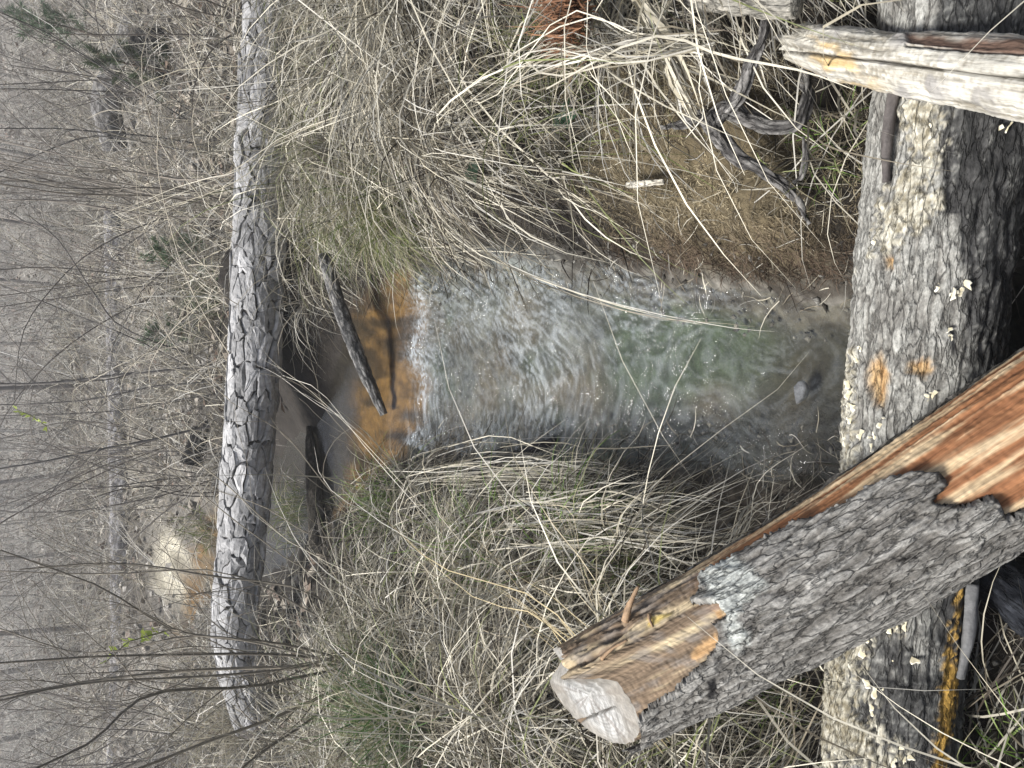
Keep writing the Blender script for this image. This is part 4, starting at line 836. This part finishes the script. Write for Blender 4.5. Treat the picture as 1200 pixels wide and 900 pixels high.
tussock(585, 640, 200, (0.25, 0.45), 0.0036, G2, 'fresh green tuft mixed with straw between the two left sprouts', 314, 0.55, spread=0.05, dry=0.3, lift=0.04)
tussock(450, 590, 220, (0.22, 0.42), 0.0034, G2, 'green tuft at the edge of the brown pool on the left bank', 315, 0.55, spread=0.06, dry=0.35, lift=0.03)
tussock(650, 60, 120, (0.18, 0.36), 0.0034, G1, 'olive tuft in the right bank straw below the rust-brown clump', 316, 0.55, spread=0.06, dry=0.3, lift=0.05)
tussock(292, 835, 420, (0.4, 0.85), 0.005, ((0.30, 0.27, 0.2), (0.42, 0.38, 0.3)), 'pale straw clump burying the left end of the pine log', 318, 0.8, spread=0.20, dry=0.7)
tussock(760, 650, 110, (0.16, 0.34), 0.0032, G1, 'olive tuft at the water edge just above the sawn log bark', 317, 0.55, spread=0.05, dry=0.4, lift=0.03)
# broad dry leaves bent over the gnarled root
def reed_bundle(name, label, lines, zs, n, wid, jit, seed, cols=None, sub='leaf'):
    r = np.random.default_rng(seed); P0 = np.array([at_z(x, y, z) for (x, y), z in zip(lines, zs)])
    root = thing(name, label, 'grass', tuple(P0[0])); t = np.linspace(0, len(P0) - 1, 12); i = np.minimum(t.astype(int), len(P0) - 2); f = (t - i)[:, None]
    for k in range(n):
        Pk = P0 + (r.normal(0, 1, P0.shape) * np.linspace(0.5, 1.2, len(P0))[:, None] * (0.6 if n > 40 else 1) + r.normal(0, 1, 3) * (1.3 if n > 40 else 0)) * jit * np.array([1, 1, 0.5]); m = np.gradient(Pk, axis=0)
        cur = (2 * f ** 3 - 3 * f ** 2 + 1) * Pk[i] + (f ** 3 - 2 * f ** 2 + f) * m[i] + (-2 * f ** 3 + 3 * f ** 2) * Pk[i + 1] + (f ** 3 - f ** 2) * m[i + 1]
        cur = cur[(r.integers(0, 6) if n > 40 else 0): r.integers(8, 13)]
        cur[:, 2] = np.maximum(cur[:, 2], terrain(cur[:, 0], cur[:, 1]) + 0.004)
        c_ = (straw_cols(1, r, [0.45, 0.2, 0.05, 0.25, 0, 0.05]) if cols is None else np.array([cols]) * r.uniform(0.7, 1.15))
        V, F, C = ribbons(cur[None], np.array([r.uniform(wid * 0.6, wid * 1.3)]), c_, r)
        part(sub, mesh_np(sub, V, F, C), M_GRASS, root)
reed_bundle('reed_leaves', 'bundle of broad bleached reed leaves bent down onto the gnarled root', [(745, -10), (772, 40), (790, 85), (812, 130), (822, 150)], [0.62, 0.55, 0.48, 0.42, 0.38], 26, 0.007, 0.022, 401)
reed_bundle('reed_leaves', 'sheaf of long dry reed leaves arching out above the right bank mat', [(830, 50), (740, 55), (650, 70), (570, 100), (520, 130)], [0.50, 0.60, 0.66, 0.66, 0.62], 26, 0.004, 0.040, 402)
reed_bundle('reed_leaves', 'pale reed stems reaching from the right bank down across the riffle to the pool', [(540, 255), (575, 300), (650, 338), (760, 368), (850, 384), (915, 388)], [0.48, 0.42, 0.30, 0.18, 0.08, 0.015], 9, 0.0042, 0.010, 403)
reed_bundle('reed_leaves', 'long single pale stem crossing above the gnarled root to the bleached log', [(640, 105), (760, 45), (850, 65), (940, 88), (1000, 105)], [0.66, 0.62, 0.52, 0.44, 0.38], 1, 0.0048, 0.004, 404)
reed_bundle('straw_stalks', 'long yellow straw stalks slanting up from behind the sawn end of the log', [(775, 865), (720, 790), (640, 720), (540, 660), (450, 615)], [0.42, 0.58, 0.70, 0.78, 0.82], 14, 0.0030, 0.045, 405, (0.42, 0.34, 0.19), 'stalk')
reed_bundle('straw_stalks', 'straw stalks fanned over the left bank between tussock and sprout', [(760, 800), (700, 700), (660, 620), (630, 560)], [0.42, 0.50, 0.50, 0.46], 10, 0.0028, 0.05, 406, (0.44, 0.38, 0.26), 'stalk')
reed_bundle('straw_stalks', 'mat of combed straw lying along the left edge of the riffle', [(470, 560), (540, 556), (610, 552), (690, 556), (760, 566)], [0.28, 0.24, 0.18, 0.13, 0.09], 70, 0.0044, 0.042, 407, None, 'stalk')
reed_bundle('straw_stalks', 'combed straw mat hanging below the riffle mat toward the sawn log', [(560, 620), (640, 615), (720, 618), (800, 622), (860, 618)], [0.40, 0.36, 0.28, 0.20, 0.14], 60, 0.0044, 0.045, 408, None, 'stalk')
reed_bundle('straw_stalks', 'few thin straws dipping into the pool before the sawn log', [(850, 650), (875, 610), (905, 585), (955, 540)], [0.20, 0.12, 0.06, 0.02], 6, 0.0030, 0.03, 409, None, 'stalk')
reed_bundle('straw_stalks', 'thin pale straws rising across the pine log from the left straw', [(520, 625), (430, 520), (370, 465), (330, 440), (300, 410)], [0.35, 0.55, 0.62, 0.60, 0.52], 5, 0.0035, 0.03, 410, None, 'stalk')
reed_bundle('straw_stalks', 'tall straws leaning across the pine log from the right bank', [(420, 130), (330, 170), (270, 195), (180, 230), (80, 290)], [0.60, 0.78, 0.95, 1.15, 1.3], 6, 0.004, 0.06, 411, None, 'stalk')
reed_bundle('straw_stalks', 'sheaf of straw hanging under the sawn log beside the lichen', [(880, 905), (900, 870), (925, 830), (945, 790)], [0.30, 0.24, 0.18, 0.12], 44, 0.004, 0.05, 412, (0.36, 0.31, 0.22), 'stalk')

# rust-brown fibre clump at the right edge
def fibre_clump():
    r = np.random.default_rng(420); b = at_z(668, 14, 0.62); tip = at_z(588, 22, 0.60); root = thing('fibre_clump', 'rust-brown clump of matted fibres caught in the right bank straw', 'plant debris', tuple(b))
    n = 700; d = norm(tip - b); P0 = b + r.normal(0, 1, (n, 3)) * np.array([0.045, 0.02, 0.02]) - d * r.uniform(0, 0.05, (n, 1))
    P = grow(P0, d + r.normal(0, 0.16, (n, 3)), r.uniform(0.08, 0.19, n), 5, np.full(n, 0.2), 0.3, r, ground=False)
    V, F, C = ribbons(P, r.uniform(0.002, 0.004, n), mix([0.10, 0.045, 0.022], [0.27, 0.14, 0.075], r.random(n)), r); part('fibres', mesh_np('fibres', V, F, C), M_GRASS, root, kind='stuff')
fibre_clump()
# leafy weed on the right bank
def weed(px, py, lift, n, size, label, seed):
    r = np.random.default_rng(seed); b = on_ground(px, py, lift); root = thing('leafy_weed', label, 'plant', tuple(b))
    for k in range(n):
        a = r.uniform(0, 2 * np.pi); d = np.array([math.cos(a), math.sin(a), r.uniform(0.1, 0.7)]); d = norm(d); sd_ = norm(np.cross(d, [0, 0, 1.0])); L = size * r.uniform(0.7, 1.2)
        t = np.linspace(0, 1, 7); w_ = np.sin(np.pi * np.clip(t * 0.96 + 0.04, 0, 1)) ** 0.8 * L * 0.28; c_ = b + d * (t * L)[:, None] + np.array([0, 0, -1]) * (t ** 2 * L * 0.35)[:, None]
        up = np.cross(sd_, d); V = np.concatenate([c_ - sd_ * w_[:, None] + up * w_[:, None] * 0.3, c_, c_ + sd_ * w_[:, None] + up * w_[:, None] * 0.3]); i = np.arange(6)
        F = np.concatenate([np.stack([i, i + 7, i + 8, i + 1], -1), np.stack([i + 7, i + 14, i + 15, i + 8], -1)])
        part('leaf', mesh_np('leaf', V, F, np.tile(np.array([0.03, 0.065, 0.035]) * r.uniform(0.8, 1.5), (21, 1))), M_GREEN, root)
weed(665, 140, 0.05, 6, 0.06, 'dark green leafy weed half buried in the right bank straw', 430)
weed(560, 200, 0.08, 4, 0.07, 'single dark green leaf sprig in straw above the sedge tussock', 431)

# ------------------------------------------------------------------ bare bushes and trees
def branch_levels(P, R, levels, r, mins=3):
    """add side branches to polylines P (N,n,3) with radii R; returns list of (P,R) per level"""
    out = [(P, R)]
    for (cnt, ang, lenf, rf, n, grav, lo) in levels:
        P0, R0 = out[-1]; N, m, _ = P0.shape; M = N * cnt; pi = np.repeat(np.arange(N), cnt); t = r.uniform(lo, 0.97, M) * (m - 1); i = t.astype(int); f = (t - i)[:, None]
        st = P0[pi, i] * (1 - f) + P0[pi, np.minimum(i + 1, m - 1)] * f; tg_ = norm(P0[pi, np.minimum(i + 1, m - 1)] - P0[pi, i])
        pl = np.linalg.norm(np.diff(P0, axis=1), axis=-1).sum(1)[pi]
        side_ = norm(np.cross(tg_, r.normal(size=(M, 3)))); a = r.normal(ang, 0.22, M)[:, None]
        d0 = tg_ * np.cos(a) + side_ * np.sin(a); ln = pl * lenf * r.uniform(0.5, 1.25, M) * (1.15 - 0.6 * t / (m - 1))
        Q = grow(st, d0, ln, n, np.full(M, grav), 0.55, r, ground=False)
        r0 = R0[pi, i] * rf * r.uniform(0.7, 1.1, M); Rq = r0[:, None] * np.linspace(1, 0.35, n + 1)[None]
        out.append((Q, np.maximum(Rq, 0.0009)))
    return out
def bush(name, label, cat, base, stems, seed, levels, col=(0.13, 0.115, 0.10), sides=(6, 4, 3, 3), names=('stems', 'branches', 'twigs', 'fine_twigs'), group=None, colv=0.35):
    """stems: list of (points, r0, r1)"""
    r = np.random.default_rng(seed); n = 14; Ps, Rs = [], []
    for pts, r0, r1 in stems:
        pts = np.asarray(pts, float); t = np.linspace(0, len(pts) - 1, n); i = np.minimum(t.astype(int), len(pts) - 2); f = (t - i)[:, None]; m = np.gradient(pts, axis=0)
        c_ = (2 * f ** 3 - 3 * f ** 2 + 1) * pts[i] + (f ** 3 - 2 * f ** 2 + f) * m[i] + (-2 * f ** 3 + 3 * f ** 2) * pts[i + 1] + (f ** 3 - f ** 2) * m[i + 1]
        wv = r.normal(0, 1, (5, 3)); wv = np.stack([np.interp(np.linspace(0, 4, n), np.arange(5), wv[:, k]) for k in range(3)], -1) * 0.012 * np.linalg.norm(pts[-1] - pts[0]) * np.linspace(0.5, 1, n)[:, None]
        c_ = c_ + (wv + r.normal(0, 0.035, 3) * [1, 1, 0.2] if len(stems) > 1 else wv)
        Ps.append(c_); Rs.append(np.linspace(r0, r1, n) * (0.82 if len(stems) > 1 else 1))
    lv = branch_levels(np.array(Ps), np.array(Rs), levels, r)
    root = thing(name, label, cat, tuple(base), group)
    for k, (P, R) in enumerate(lv):
        cl = np.array(col) * (1 + (r.random((len(P), 1)) - 0.5) * 2 * colv); 
        if k == 0:
            nm = names[0] if len(P) == 1 else 'stem'
            for j in range(len(P)):
                V, F, C = tubes(P[j:j + 1], R[j:j + 1], cl[j:j + 1], sides[0]); part(nm, mesh_np(nm, V, F, C), M_TWIG, root)
        else:
            V, F, C = tubes(P, R, cl, sides[k]); part(names[k], mesh_np(names[k], V, F, C), M_TWIG, root, kind='stuff')
    return root
def px_stem(l, Y0, Y1, r0, r1): return ([at_y(x, y, yy) for (x, y), yy in zip(l, np.linspace(Y0, Y1, len(l)))], r0, r1)
LV = [(6, 0.55, 0.35, 0.5, 6, -0.1, 0.2), (4, 0.6, 0.45, 0.5, 5, -0.05, 0.15)]
bA = on_ground(425, 768)
bush('bare_bush', 'big many-stemmed bare bush rising from the left bank beside the dark rush tussock', 'bush', bA,
     [px_stem(l, bA[1], bA[1] + dy, r0, r1) for l, dy, r0, r1 in (
         ([(425, 768), (330, 745), (210, 735), (110, 685), (-20, 622)], 0.3, 0.0085, 0.004), ([(425, 772), (300, 790), (180, 800), (110, 850), (20, 905)], -0.3, 0.009, 0.004),
         ([(430, 765), (360, 700), (240, 672), (130, 655), (20, 668)], 0.2, 0.007, 0.003), ([(425, 770), (280, 775), (140, 785), (-20, 805)], 0.25, 0.010, 0.005),
         ([(425, 768), (300, 760), (160, 762), (-20, 770)], 0.4, 0.009, 0.005), ([(430, 775), (330, 820), (220, 860), (120, 905)], -0.35, 0.009, 0.005),
         ([(430, 775), (385, 830), (300, 890), (270, 920)], -0.25, 0.008, 0.005), ([(420, 768), (250, 730), (120, 745), (-20, 720)], 0.5, 0.006, 0.003),
         ([(430, 770), (350, 790), (230, 808), (100, 815), (-20, 850)], 0.1, 0.008, 0.004), ([(430, 770), (370, 740), (260, 690), (110, 700), (-20, 690)], 0.5, 0.006, 0.003))], 501, [(8, 0.5, 0.38, 0.5, 6, -0.1, 0.12), (5, 0.6, 0.45, 0.55, 5, -0.05, 0.15)], col=(0.17, 0.15, 0.12))
bB = on_ground(285, 238)
bush('bare_bush', 'upright broom-like bare bush standing behind the pine log on the right', 'bush', bB,
     [px_stem([(283 + q_[0], 236 + (k - 7) * 2.6 + q_[1]), (200, 226 + (k - 7) * 2.6 + q_[2]), (100, 211 + (k - 7) * 3.2 + q_[3]), (-20, 196 + (k - 7) * 4.2 + 2 * q_[0])], bB[1] + 0.06 * q_[1], bB[1] + 0.10 * q_[2], 0.0075 + 0.0008 * q_[3], 0.003) for k in range(15) for q_ in (rng.normal(0, 4, 4),)], 502,
     [(4, 0.22, 0.5, 0.5, 6, -0.1, 0.1), (3, 0.35, 0.4, 0.6, 5, 0, 0.2)], col=(0.22, 0.195, 0.165))
bC = on_ground(262, 165)
bush('bare_bush', 'thin dark-branched bare bush leaning over the leaning trunk', 'bush', bC,
     [px_stem(l, bC[1], bC[1] + dy, r0, r1) for l, dy, r0, r1 in (([(262, 165), (200, 152), (100, 145), (-20, 135)], 0.2, 0.010, 0.004), ([(262, 165), (160, 100), (60, 35), (-10, 5)], -0.4, 0.007, 0.003),
      ([(262, 168), (180, 100), (100, 20), (70, -10)], -0.6, 0.006, 0.003), ([(250, 170), (190, 165), (95, 155), (-20, 200)], 0.4, 0.007, 0.004), ([(262, 160), (225, 120), (170, 60), (150, -10)], 0.2, 0.006, 0.003))], 503, LV, col=(0.085, 0.08, 0.075))
bD = on_ground(255, 460)
bush('bare_bush', 'slender bare sapling clump behind the middle of the pine log', 'bush', bD,
     [px_stem(l, bD[1], bD[1] + dy, r0, r1) for l, dy, r0, r1 in (([(255, 432), (150, 440), (60, 452), (-20, 458)], 0.5, 0.017, 0.010), ([(255, 432), (150, 398), (112, 350), (70, 295), (30, 260)], -0.5, 0.010, 0.004),
      ([(250, 470), (180, 480), (90, 490), (-20, 500)], 0.3, 0.007, 0.004), ([(250, 500), (150, 520), (60, 540), (-20, 550)], 0.3, 0.014, 0.008), ([(250, 440), (160, 395), (60, 355), (-20, 320)], 0.3, 0.008, 0.004), ([(250, 445), (160, 458), (60, 470), (-20, 478)], 0.6, 0.010, 0.006))], 504, LV, col=(0.13, 0.12, 0.11))
bE = on_ground(470, 640)
bush('twiggy_weed', 'thin dead weed stems arching over the pine log from the left bank', 'weed', bE,
     [px_stem(l, bE[1], bE[1] + dy, r0, r1) for l, dy, r0, r1 in (([(470, 640), (390, 560), (330, 490), (270, 460)], 0.2, 0.0035, 0.0015), ([(470, 640), (370, 640), (300, 600), (220, 575)], 0.3, 0.004, 0.0015), ([(470, 645), (380, 690), (290, 640), (200, 560), (120, 520)], 0.4, 0.004, 0.0015),
      ([(480, 630), (420, 530), (372, 470), (366, 430)], 0.1, 0.003, 0.0012), ([(470, 650), (360, 660), (250, 560), (140, 480), (60, 400)], 0.5, 0.004, 0.0015))], 505, [(4, 0.5, 0.35, 0.55, 6, 0.1, 0.25)], col=(0.26, 0.23, 0.18))
for k, (px, py, hgt, lab) in enumerate(((300, 40, 1.7, 'spindly bare bush in the straw at the right end of the pine log'), (255, 560, 1.9, 'spindly bare bush between the black log end and sandy bank'), (225, 330, 2.2, 'bare bush in front of the long grey log'),
                                        (205, 250, 2.6, 'bare bush between the broom-like bush and long grey log'), (185, 840, 2.6, 'bare bush at the end of the long grey log'), (240, 860, 2.0, 'bare bush behind the big many-stemmed bush'), (200, 520, 2.4, 'bare bush behind the short pale log'), (178, 110, 2.4, 'bare bush behind the rotten stump'))):
    b = on_ground(px, py); r = np.random.default_rng(520 + k); st = []
    for j in range(9):
        d = np.array([r.normal(0, 0.35), r.normal(0, 0.3), 1.0]); h_ = hgt * r.uniform(0.6, 1.1); st.append((grow(np.array([b]) + r.normal(0, 0.05, (1, 3)) * [1, 1, 0], d[None], np.array([h_]), 5, np.array([0.15]), 0.4, r, ground=False)[0], 0.008, 0.003))
    bush('bare_bush', lab, 'bush', b, st, 540 + k, [(6, 0.5, 0.4, 0.55, 6, -0.1, 0.15), (4, 0.6, 0.45, 0.55, 4, 0, 0.15)], col=(0.15, 0.135, 0.12) if k % 2 else (0.20, 0.175, 0.15))

for k, (px, py, hgt, lab) in enumerate(((275, 110, 1.5, 'pale dead weed stems beside the leaning trunk'), (262, 330, 1.4, 'pale dead weed stems rising just behind the pine log'), (232, 600, 1.7, 'pale dead weed stems standing around the sandy bank'), (300, 850, 1.3, 'pale dead weed stems between big bush and rush tussock'), (200, 400, 1.8, 'pale dead weed stems in front of the long grey log'), (190, 720, 1.8, 'pale dead weed stems near the end of the long grey log'))):
    b = on_ground(px, py); r = np.random.default_rng(560 + k); st = []
    for j in range(22):
        d = np.array([r.normal(0, 0.7), r.normal(0, 0.5), 1.0]); st.append((grow(b[None] + r.normal(0, 0.35, (1, 3)) * [1, 0.6, 0], d[None], np.array([hgt * r.uniform(0.5, 1.2)]), 5, np.array([r.uniform(0.1, 0.9)]), 0.5, r, ground=False)[0], 0.0038, 0.0016))
    bush('dead_weed', lab, 'weed', b, st, 580 + k, [(4, 0.5, 0.35, 0.6, 5, 0.1, 0.25)], col=(0.36, 0.325, 0.26), sides=(4, 3, 3, 3))

def tree(px, Y, h, r0, lean, label, seed, col, lv=None):
    R = ray(0, px); x = R[0] / R[1] * Y; b = np.array([x, Y, float(terrain(np.array([x]), np.array([Y]))[0]) - 0.05]); r = np.random.default_rng(seed)
    P = [b + np.array([lean[0] * t + r.normal(0, 0.03) * t * 3, lean[1] * t, 1.0 * t * h]) for t in np.linspace(0, 1, 7)]
    bush('bare_tree', label, 'tree', b, [(P, r0 * 0.6, r0 * 0.2)], seed, lv or [(16, 0.75, 0.32, 0.42, 8, -0.25, 0.12), (6, 0.6, 0.42, 0.5, 5, -0.1, 0.2), (4, 0.6, 0.45, 0.5, 3, 0, 0.2)], col=col, names=('trunk', 'limbs', 'branches', 'twigs'), sides=(10, 5, 3, 3))
for k, (py, Y, h, r0, lean, lab) in enumerate(((262, 13, 7, 0.055, (0.3, 0), 'slim bare tree behind the broom-like bush, beyond the long grey log'), (455, 12, 7, 0.06, (-0.2, 0), 'slim straight bare tree beyond the middle of the long grey log'), (560, 13.5, 8, 0.07, (-0.8, 0), 'bare tree leaning left beyond the long grey log'),
     (655, 15, 8, 0.07, (0.2, 0), 'bare tree rising behind the far sandy bank'), (745, 12.5, 7, 0.07, (-0.2, 0), 'dark bare tree beside the end of the long grey log'), (790, 16, 9, 0.09, (0.1, 0), 'stout bare tree far behind the many-stemmed bush'), (870, 14, 8, 0.08, (-0.5, 0), 'bare tree at the misty clearing edge'),
     (330, 16, 8, 0.06, (0.3, 0), 'slender bare tree on the slope behind the grey log'), (180, 15, 8, 0.07, (0.5, 0), 'bare tree on the slope behind the leaning trunk'), (90, 17, 9, 0.08, (0.4, 0), 'bare tree on the slope above the small green pine'), (20, 14, 8, 0.07, (0.2, 0), 'bare tree beside the leaning trunk'), (405, 20, 9, 0.08, (-0.3, 0), 'thin bare tree high on the wooded slope'), (510, 19, 9, 0.08, (0.4, 0), 'forked-looking bare tree high on the wooded slope'))):
    tree(py, Y, h, r0, lean, lab, 600 + k, (0.22, 0.20, 0.18) if k % 3 else (0.28, 0.26, 0.235))

# small pines and evergreen shrubs
def pine(px, py, h, label, seed, name='pine_sapling', col=(0.05, 0.085, 0.04), n=26, dens=60):
    b = on_ground(px, py); r = np.random.default_rng(seed); root = thing(name, label, 'tree', tuple(b))
    P = np.linspace(0, 1, 8)[:, None] * np.array([r.normal(0, .1), 0, h]) + b; V, F, C = tubes(P[None], np.linspace(0.02, 0.005, 8)[None] * h, np.array([[0.12, 0.09, 0.07]]), 7); part('trunk', mesh_np('trunk', V, F, C), M_TWIG, root)
    t = r.uniform(0.15, 1, n); a = r.uniform(0, 6.28, n); st = b + np.array([0, 0, 1.0]) * (t * h)[:, None]; d = np.stack([np.cos(a), np.sin(a), r.uniform(0, 0.7, n)], -1)
    Q = grow(st, d, h * (0.5 - 0.35 * t) * r.uniform(0.7, 1.2, n), 6, np.full(n, -0.3), 0.4, r, ground=False); V, F, C = tubes(Q, np.repeat(np.linspace(0.006, 0.002, 7)[None], n, 0) * h, np.tile([0.13, 0.10, 0.07], (n, 1)), 4); part('branches', mesh_np('branches', V, F, C), M_TWIG, root, kind='stuff')
    m = n * dens; i = np.repeat(np.arange(n), dens); tt = r.uniform(0.3, 1, m) * 6; k = np.minimum(tt.astype(int), 5); f = (tt - k)[:, None]; p = Q[i, k] * (1 - f) + Q[i, k + 1] * f
    dd = norm(Q[i, k + 1] - Q[i, k]) + r.normal(0, 0.7, (m, 3)); N_ = grow(p, dd, h * r.uniform(0.06, 0.12, m), 3, np.full(m, 0.2), 0.2, r, ground=False)
    V, F, C = ribbons(N_, np.full(m, 0.006 * h ** 0.5), mix(np.array(col), np.array(col) * 1.9, r.random(m)), r); part('needles', mesh_np('needles', V, F, C), M_GREEN, root, kind='stuff')
pine(125, 45, 1.0, 'small green pine sapling beside the leaning grey trunk', 701, n=34, dens=70)
pine(255, 300, 0.5, 'low dark green evergreen sprout behind the pine log near the sapling clump', 702, 'evergreen_shrub')
pine(235, 395, 0.45, 'low dark green evergreen sprout behind the middle of the pine log', 703, 'evergreen_shrub')
pine(225, 90, 0.7, 'dark green evergreen shrub in front of the rotten stump', 704, 'evergreen_shrub', (0.045, 0.06, 0.03))
# budding sprig
def sprig(pts, Y, label, seed):
    r = np.random.default_rng(seed); P = np.array([at_y(x, y, Y) for x, y in pts]); root = thing('budding_sprig', label, 'twig', tuple(P[-1]))
    t = np.linspace(0, len(P) - 1, 12); C_ = np.stack([np.interp(t, np.arange(len(P)), P[:, k]) for k in range(3)], -1); V, F, C = tubes(C_[None], np.linspace(0.002, 0.004, 12)[None], np.array([[0.12, 0.12, 0.06]]), 4); part('stem', mesh_np('stem', V, F, C), M_TWIG, root)
    for k in range(14):
        p = C_[r.integers(0, 12)]; d = norm(r.normal(size=3) + [0, 0, 1]); s_ = norm(np.cross(d, r.normal(size=3))); L = 0.045; u = np.cross(d, s_) * 0.006
        V = np.array([p, p + d * L * .5 + s_ * L * .3 + u, p + d * L, p + d * L * .5 - s_ * L * .3 + u]); part('leaf', mesh_np('leaf', V, np.array([[0, 1, 2, 3]]), np.tile([0.34, 0.42, 0.08], (4, 1))), M_GREEN, root)
sprig([(125, 775), (150, 752), (175, 745), (200, 738)], 3.6, 'thin twig with yellow-green new leaves on the big bare bush', 711)
sprig([(20, 480), (38, 488), (55, 500)], 6.5, 'thin twig with yellow-green new leaves in the sapling clump', 712)

# the wood beyond: a mass of distant stems and brush, and fallen leaves
def woodland():
    r = np.random.default_rng(800); N = 1250; y = 13 + r.random(N) ** 0.8 * 34; x = r.uniform(-1, 1, N) * (3 + 0.68 * y); z = terrain(x, y)
    big = (r.random(N) < 0.12) & (y > 17); h = np.where(big, r.uniform(5, 11, N), r.uniform(0.8, 3.6, N)); a = r.normal(0, 0.22, (N, 2)) * np.where(big, 0.3, 1)[:, None]
    P = grow(np.stack([x, y, z], -1), np.concatenate([a, np.ones((N, 1))], 1), h, 5, np.full(N, 0.12), 0.25, r, ground=False); R0 = np.where(big, r.uniform(0.012, 0.03, N), r.uniform(0.006, 0.016, N)); R = R0[:, None] * np.linspace(1, 0.3, 6)[None]
    lv = branch_levels(P, R, [(10, 0.6, 0.38, 0.5, 2, -0.1, 0.12), (2, 0.6, 0.55, 0.7, 1, 0, 0.2)], r); pal = np.array([[0.32, 0.30, 0.275], [0.42, 0.395, 0.36], [0.20, 0.19, 0.175], [0.50, 0.48, 0.45]])
    L = []
    for P_, R_ in lv: L.append(tubes(P_, np.maximum(R_, 0.004), pal[r.integers(0, 4, len(P_))], 3))
    V, F, C = join(L); obj('woodland', mesh_np('woodland', V, F, C), M_TWIG, kind='stuff', label='mass of bare grey brush and saplings on the far wooded slope', category='woodland')
woodland()
def brush():
    r = np.random.default_rng(805); N = 2600; y = 5.6 + r.random(N) ** 0.9 * 11; x = r.uniform(-1, 1, N) * (0.8 + 0.60 * y); e, _, _ = stream(x, y)
    ok = (e > 0.12) & ~((((x + 2.0) / 0.6) ** 2 + ((y - 8.6) / 0.9) ** 2) < 1) & (fbm2(x, y, 0.7, 3, 806) > 0.30); x, y = x[ok], y[ok]; N = len(x); h = r.uniform(0.5, 1.9, N) * (0.6 + 0.05 * y) * np.where((y > 6.3) & (y < 10.6), 0.28, 1.0)
    a = r.normal(0, 0.55, (N, 2)); P = grow(np.stack([x, y, terrain(x, y)], -1), np.concatenate([a, np.ones((N, 1))], 1), h, 4, r.uniform(0.0, 0.9, N), 0.5, r, ground=False); R = r.uniform(0.0022, 0.0060, N)[:, None] * np.linspace(1, 0.4, 5)[None]
    lv = branch_levels(P, R, [(7, 0.6, 0.42, 0.6, 2, 0.1, 0.12)], r); pal = np.array([[0.36, 0.335, 0.295], [0.48, 0.455, 0.41], [0.15, 0.135, 0.115], [0.26, 0.24, 0.21], [0.56, 0.54, 0.49]])
    V, F, C = join([tubes(P_, np.maximum(R_, 0.0016), pal[r.integers(0, 5, len(P_))] * r.uniform(0.8, 1.1, (len(P_), 1)), 3) for P_, R_ in lv])
    obj('brush', mesh_np('brush', V, F, C), M_TWIG, kind='stuff', label='dense tangle of fine bare twigs and weeds behind the pine log', category='brush')
brush()
def litter():
    r = np.random.default_rng(810); N = 17000; y = 4.5 + r.random(N) ** 1.2 * 22; x = r.uniform(-1, 1, N) * (1.5 + 0.64 * y); e, _, _ = stream(x, y); ok = (e > 0.16) & ~((np.abs(x - 0.1) < 1.0) & (y < 5.1)) & ~((((x + 2.0) / 0.5) ** 2 + ((y - 8.9) / 0.4) ** 2 < 1) & (r.random(N) < 0.7))
    x, y = x[ok], y[ok]; N = len(x); p = np.stack([x, y, terrain(x, y) + r.uniform(0.004, 0.05, N)], -1); d = norm(np.stack([r.normal(size=N), r.normal(size=N), r.normal(0, 0.35, N)], -1)); s_ = norm(np.cross(d, np.array([0, 0, 1.0]) + r.normal(0, 0.4, (N, 3))))
    L = r.uniform(0.025, 0.06, N)[:, None] * (1 + 0.03 * y[:, None]); u = np.cross(s_, d) * L * 0.15
    V = np.stack([p - d * L, p + s_ * L * .55 + u, p + d * L, p - s_ * L * .55 + u], 1).reshape(-1, 3); F = np.arange(4 * N).reshape(N, 4)
    pal = np.array([[0.22, 0.185, 0.145], [0.31, 0.275, 0.225], [0.16, 0.115, 0.085], [0.36, 0.335, 0.295]]); C = np.repeat(pal[r.integers(0, 4, N)] * r.uniform(0.7, 1.1, (N, 1)), 4, 0)
    obj('leaf_litter', mesh_np('leaf_litter', V, F, C, smooth=False), M_GRASS, kind='stuff', label='brown fallen leaves strewn over the wood floor', category='leaves')
litter()

# ------------------------------------------------------------------ misty air
def haze():
    x, y0, y1, z0, z1 = 118, -68, 190, -6, 21
    V = np.array([(sx * x, yy, zz) for zz in (z0, z1) for yy in (y0, y1) for sx in (-1, 1)], float)
    F = np.array([[0, 2, 3, 1], [4, 5, 7, 6], [0, 1, 5, 4], [2, 6, 7, 3], [0, 4, 6, 2], [1, 3, 7, 5]])
    m = bpy.data.materials.new('haze'); m.use_nodes = True; n = m.node_tree.nodes; n.remove(n['Principled BSDF']); v_ = n.new('ShaderNodeVolumePrincipled')
    v_.inputs['Color'].default_value = (0.97, 0.98, 1.0, 1); v_.inputs['Density'].default_value = 0.0055; v_.inputs['Anisotropy'].default_value = 0.4
    m.node_tree.links.new(v_.outputs[0], n['Material Output'].inputs['Volume']); obj('haze', mesh_np('haze', V, F, smooth=False), m, kind='stuff', label='thin pale mist between the far trees', category='haze')
haze()
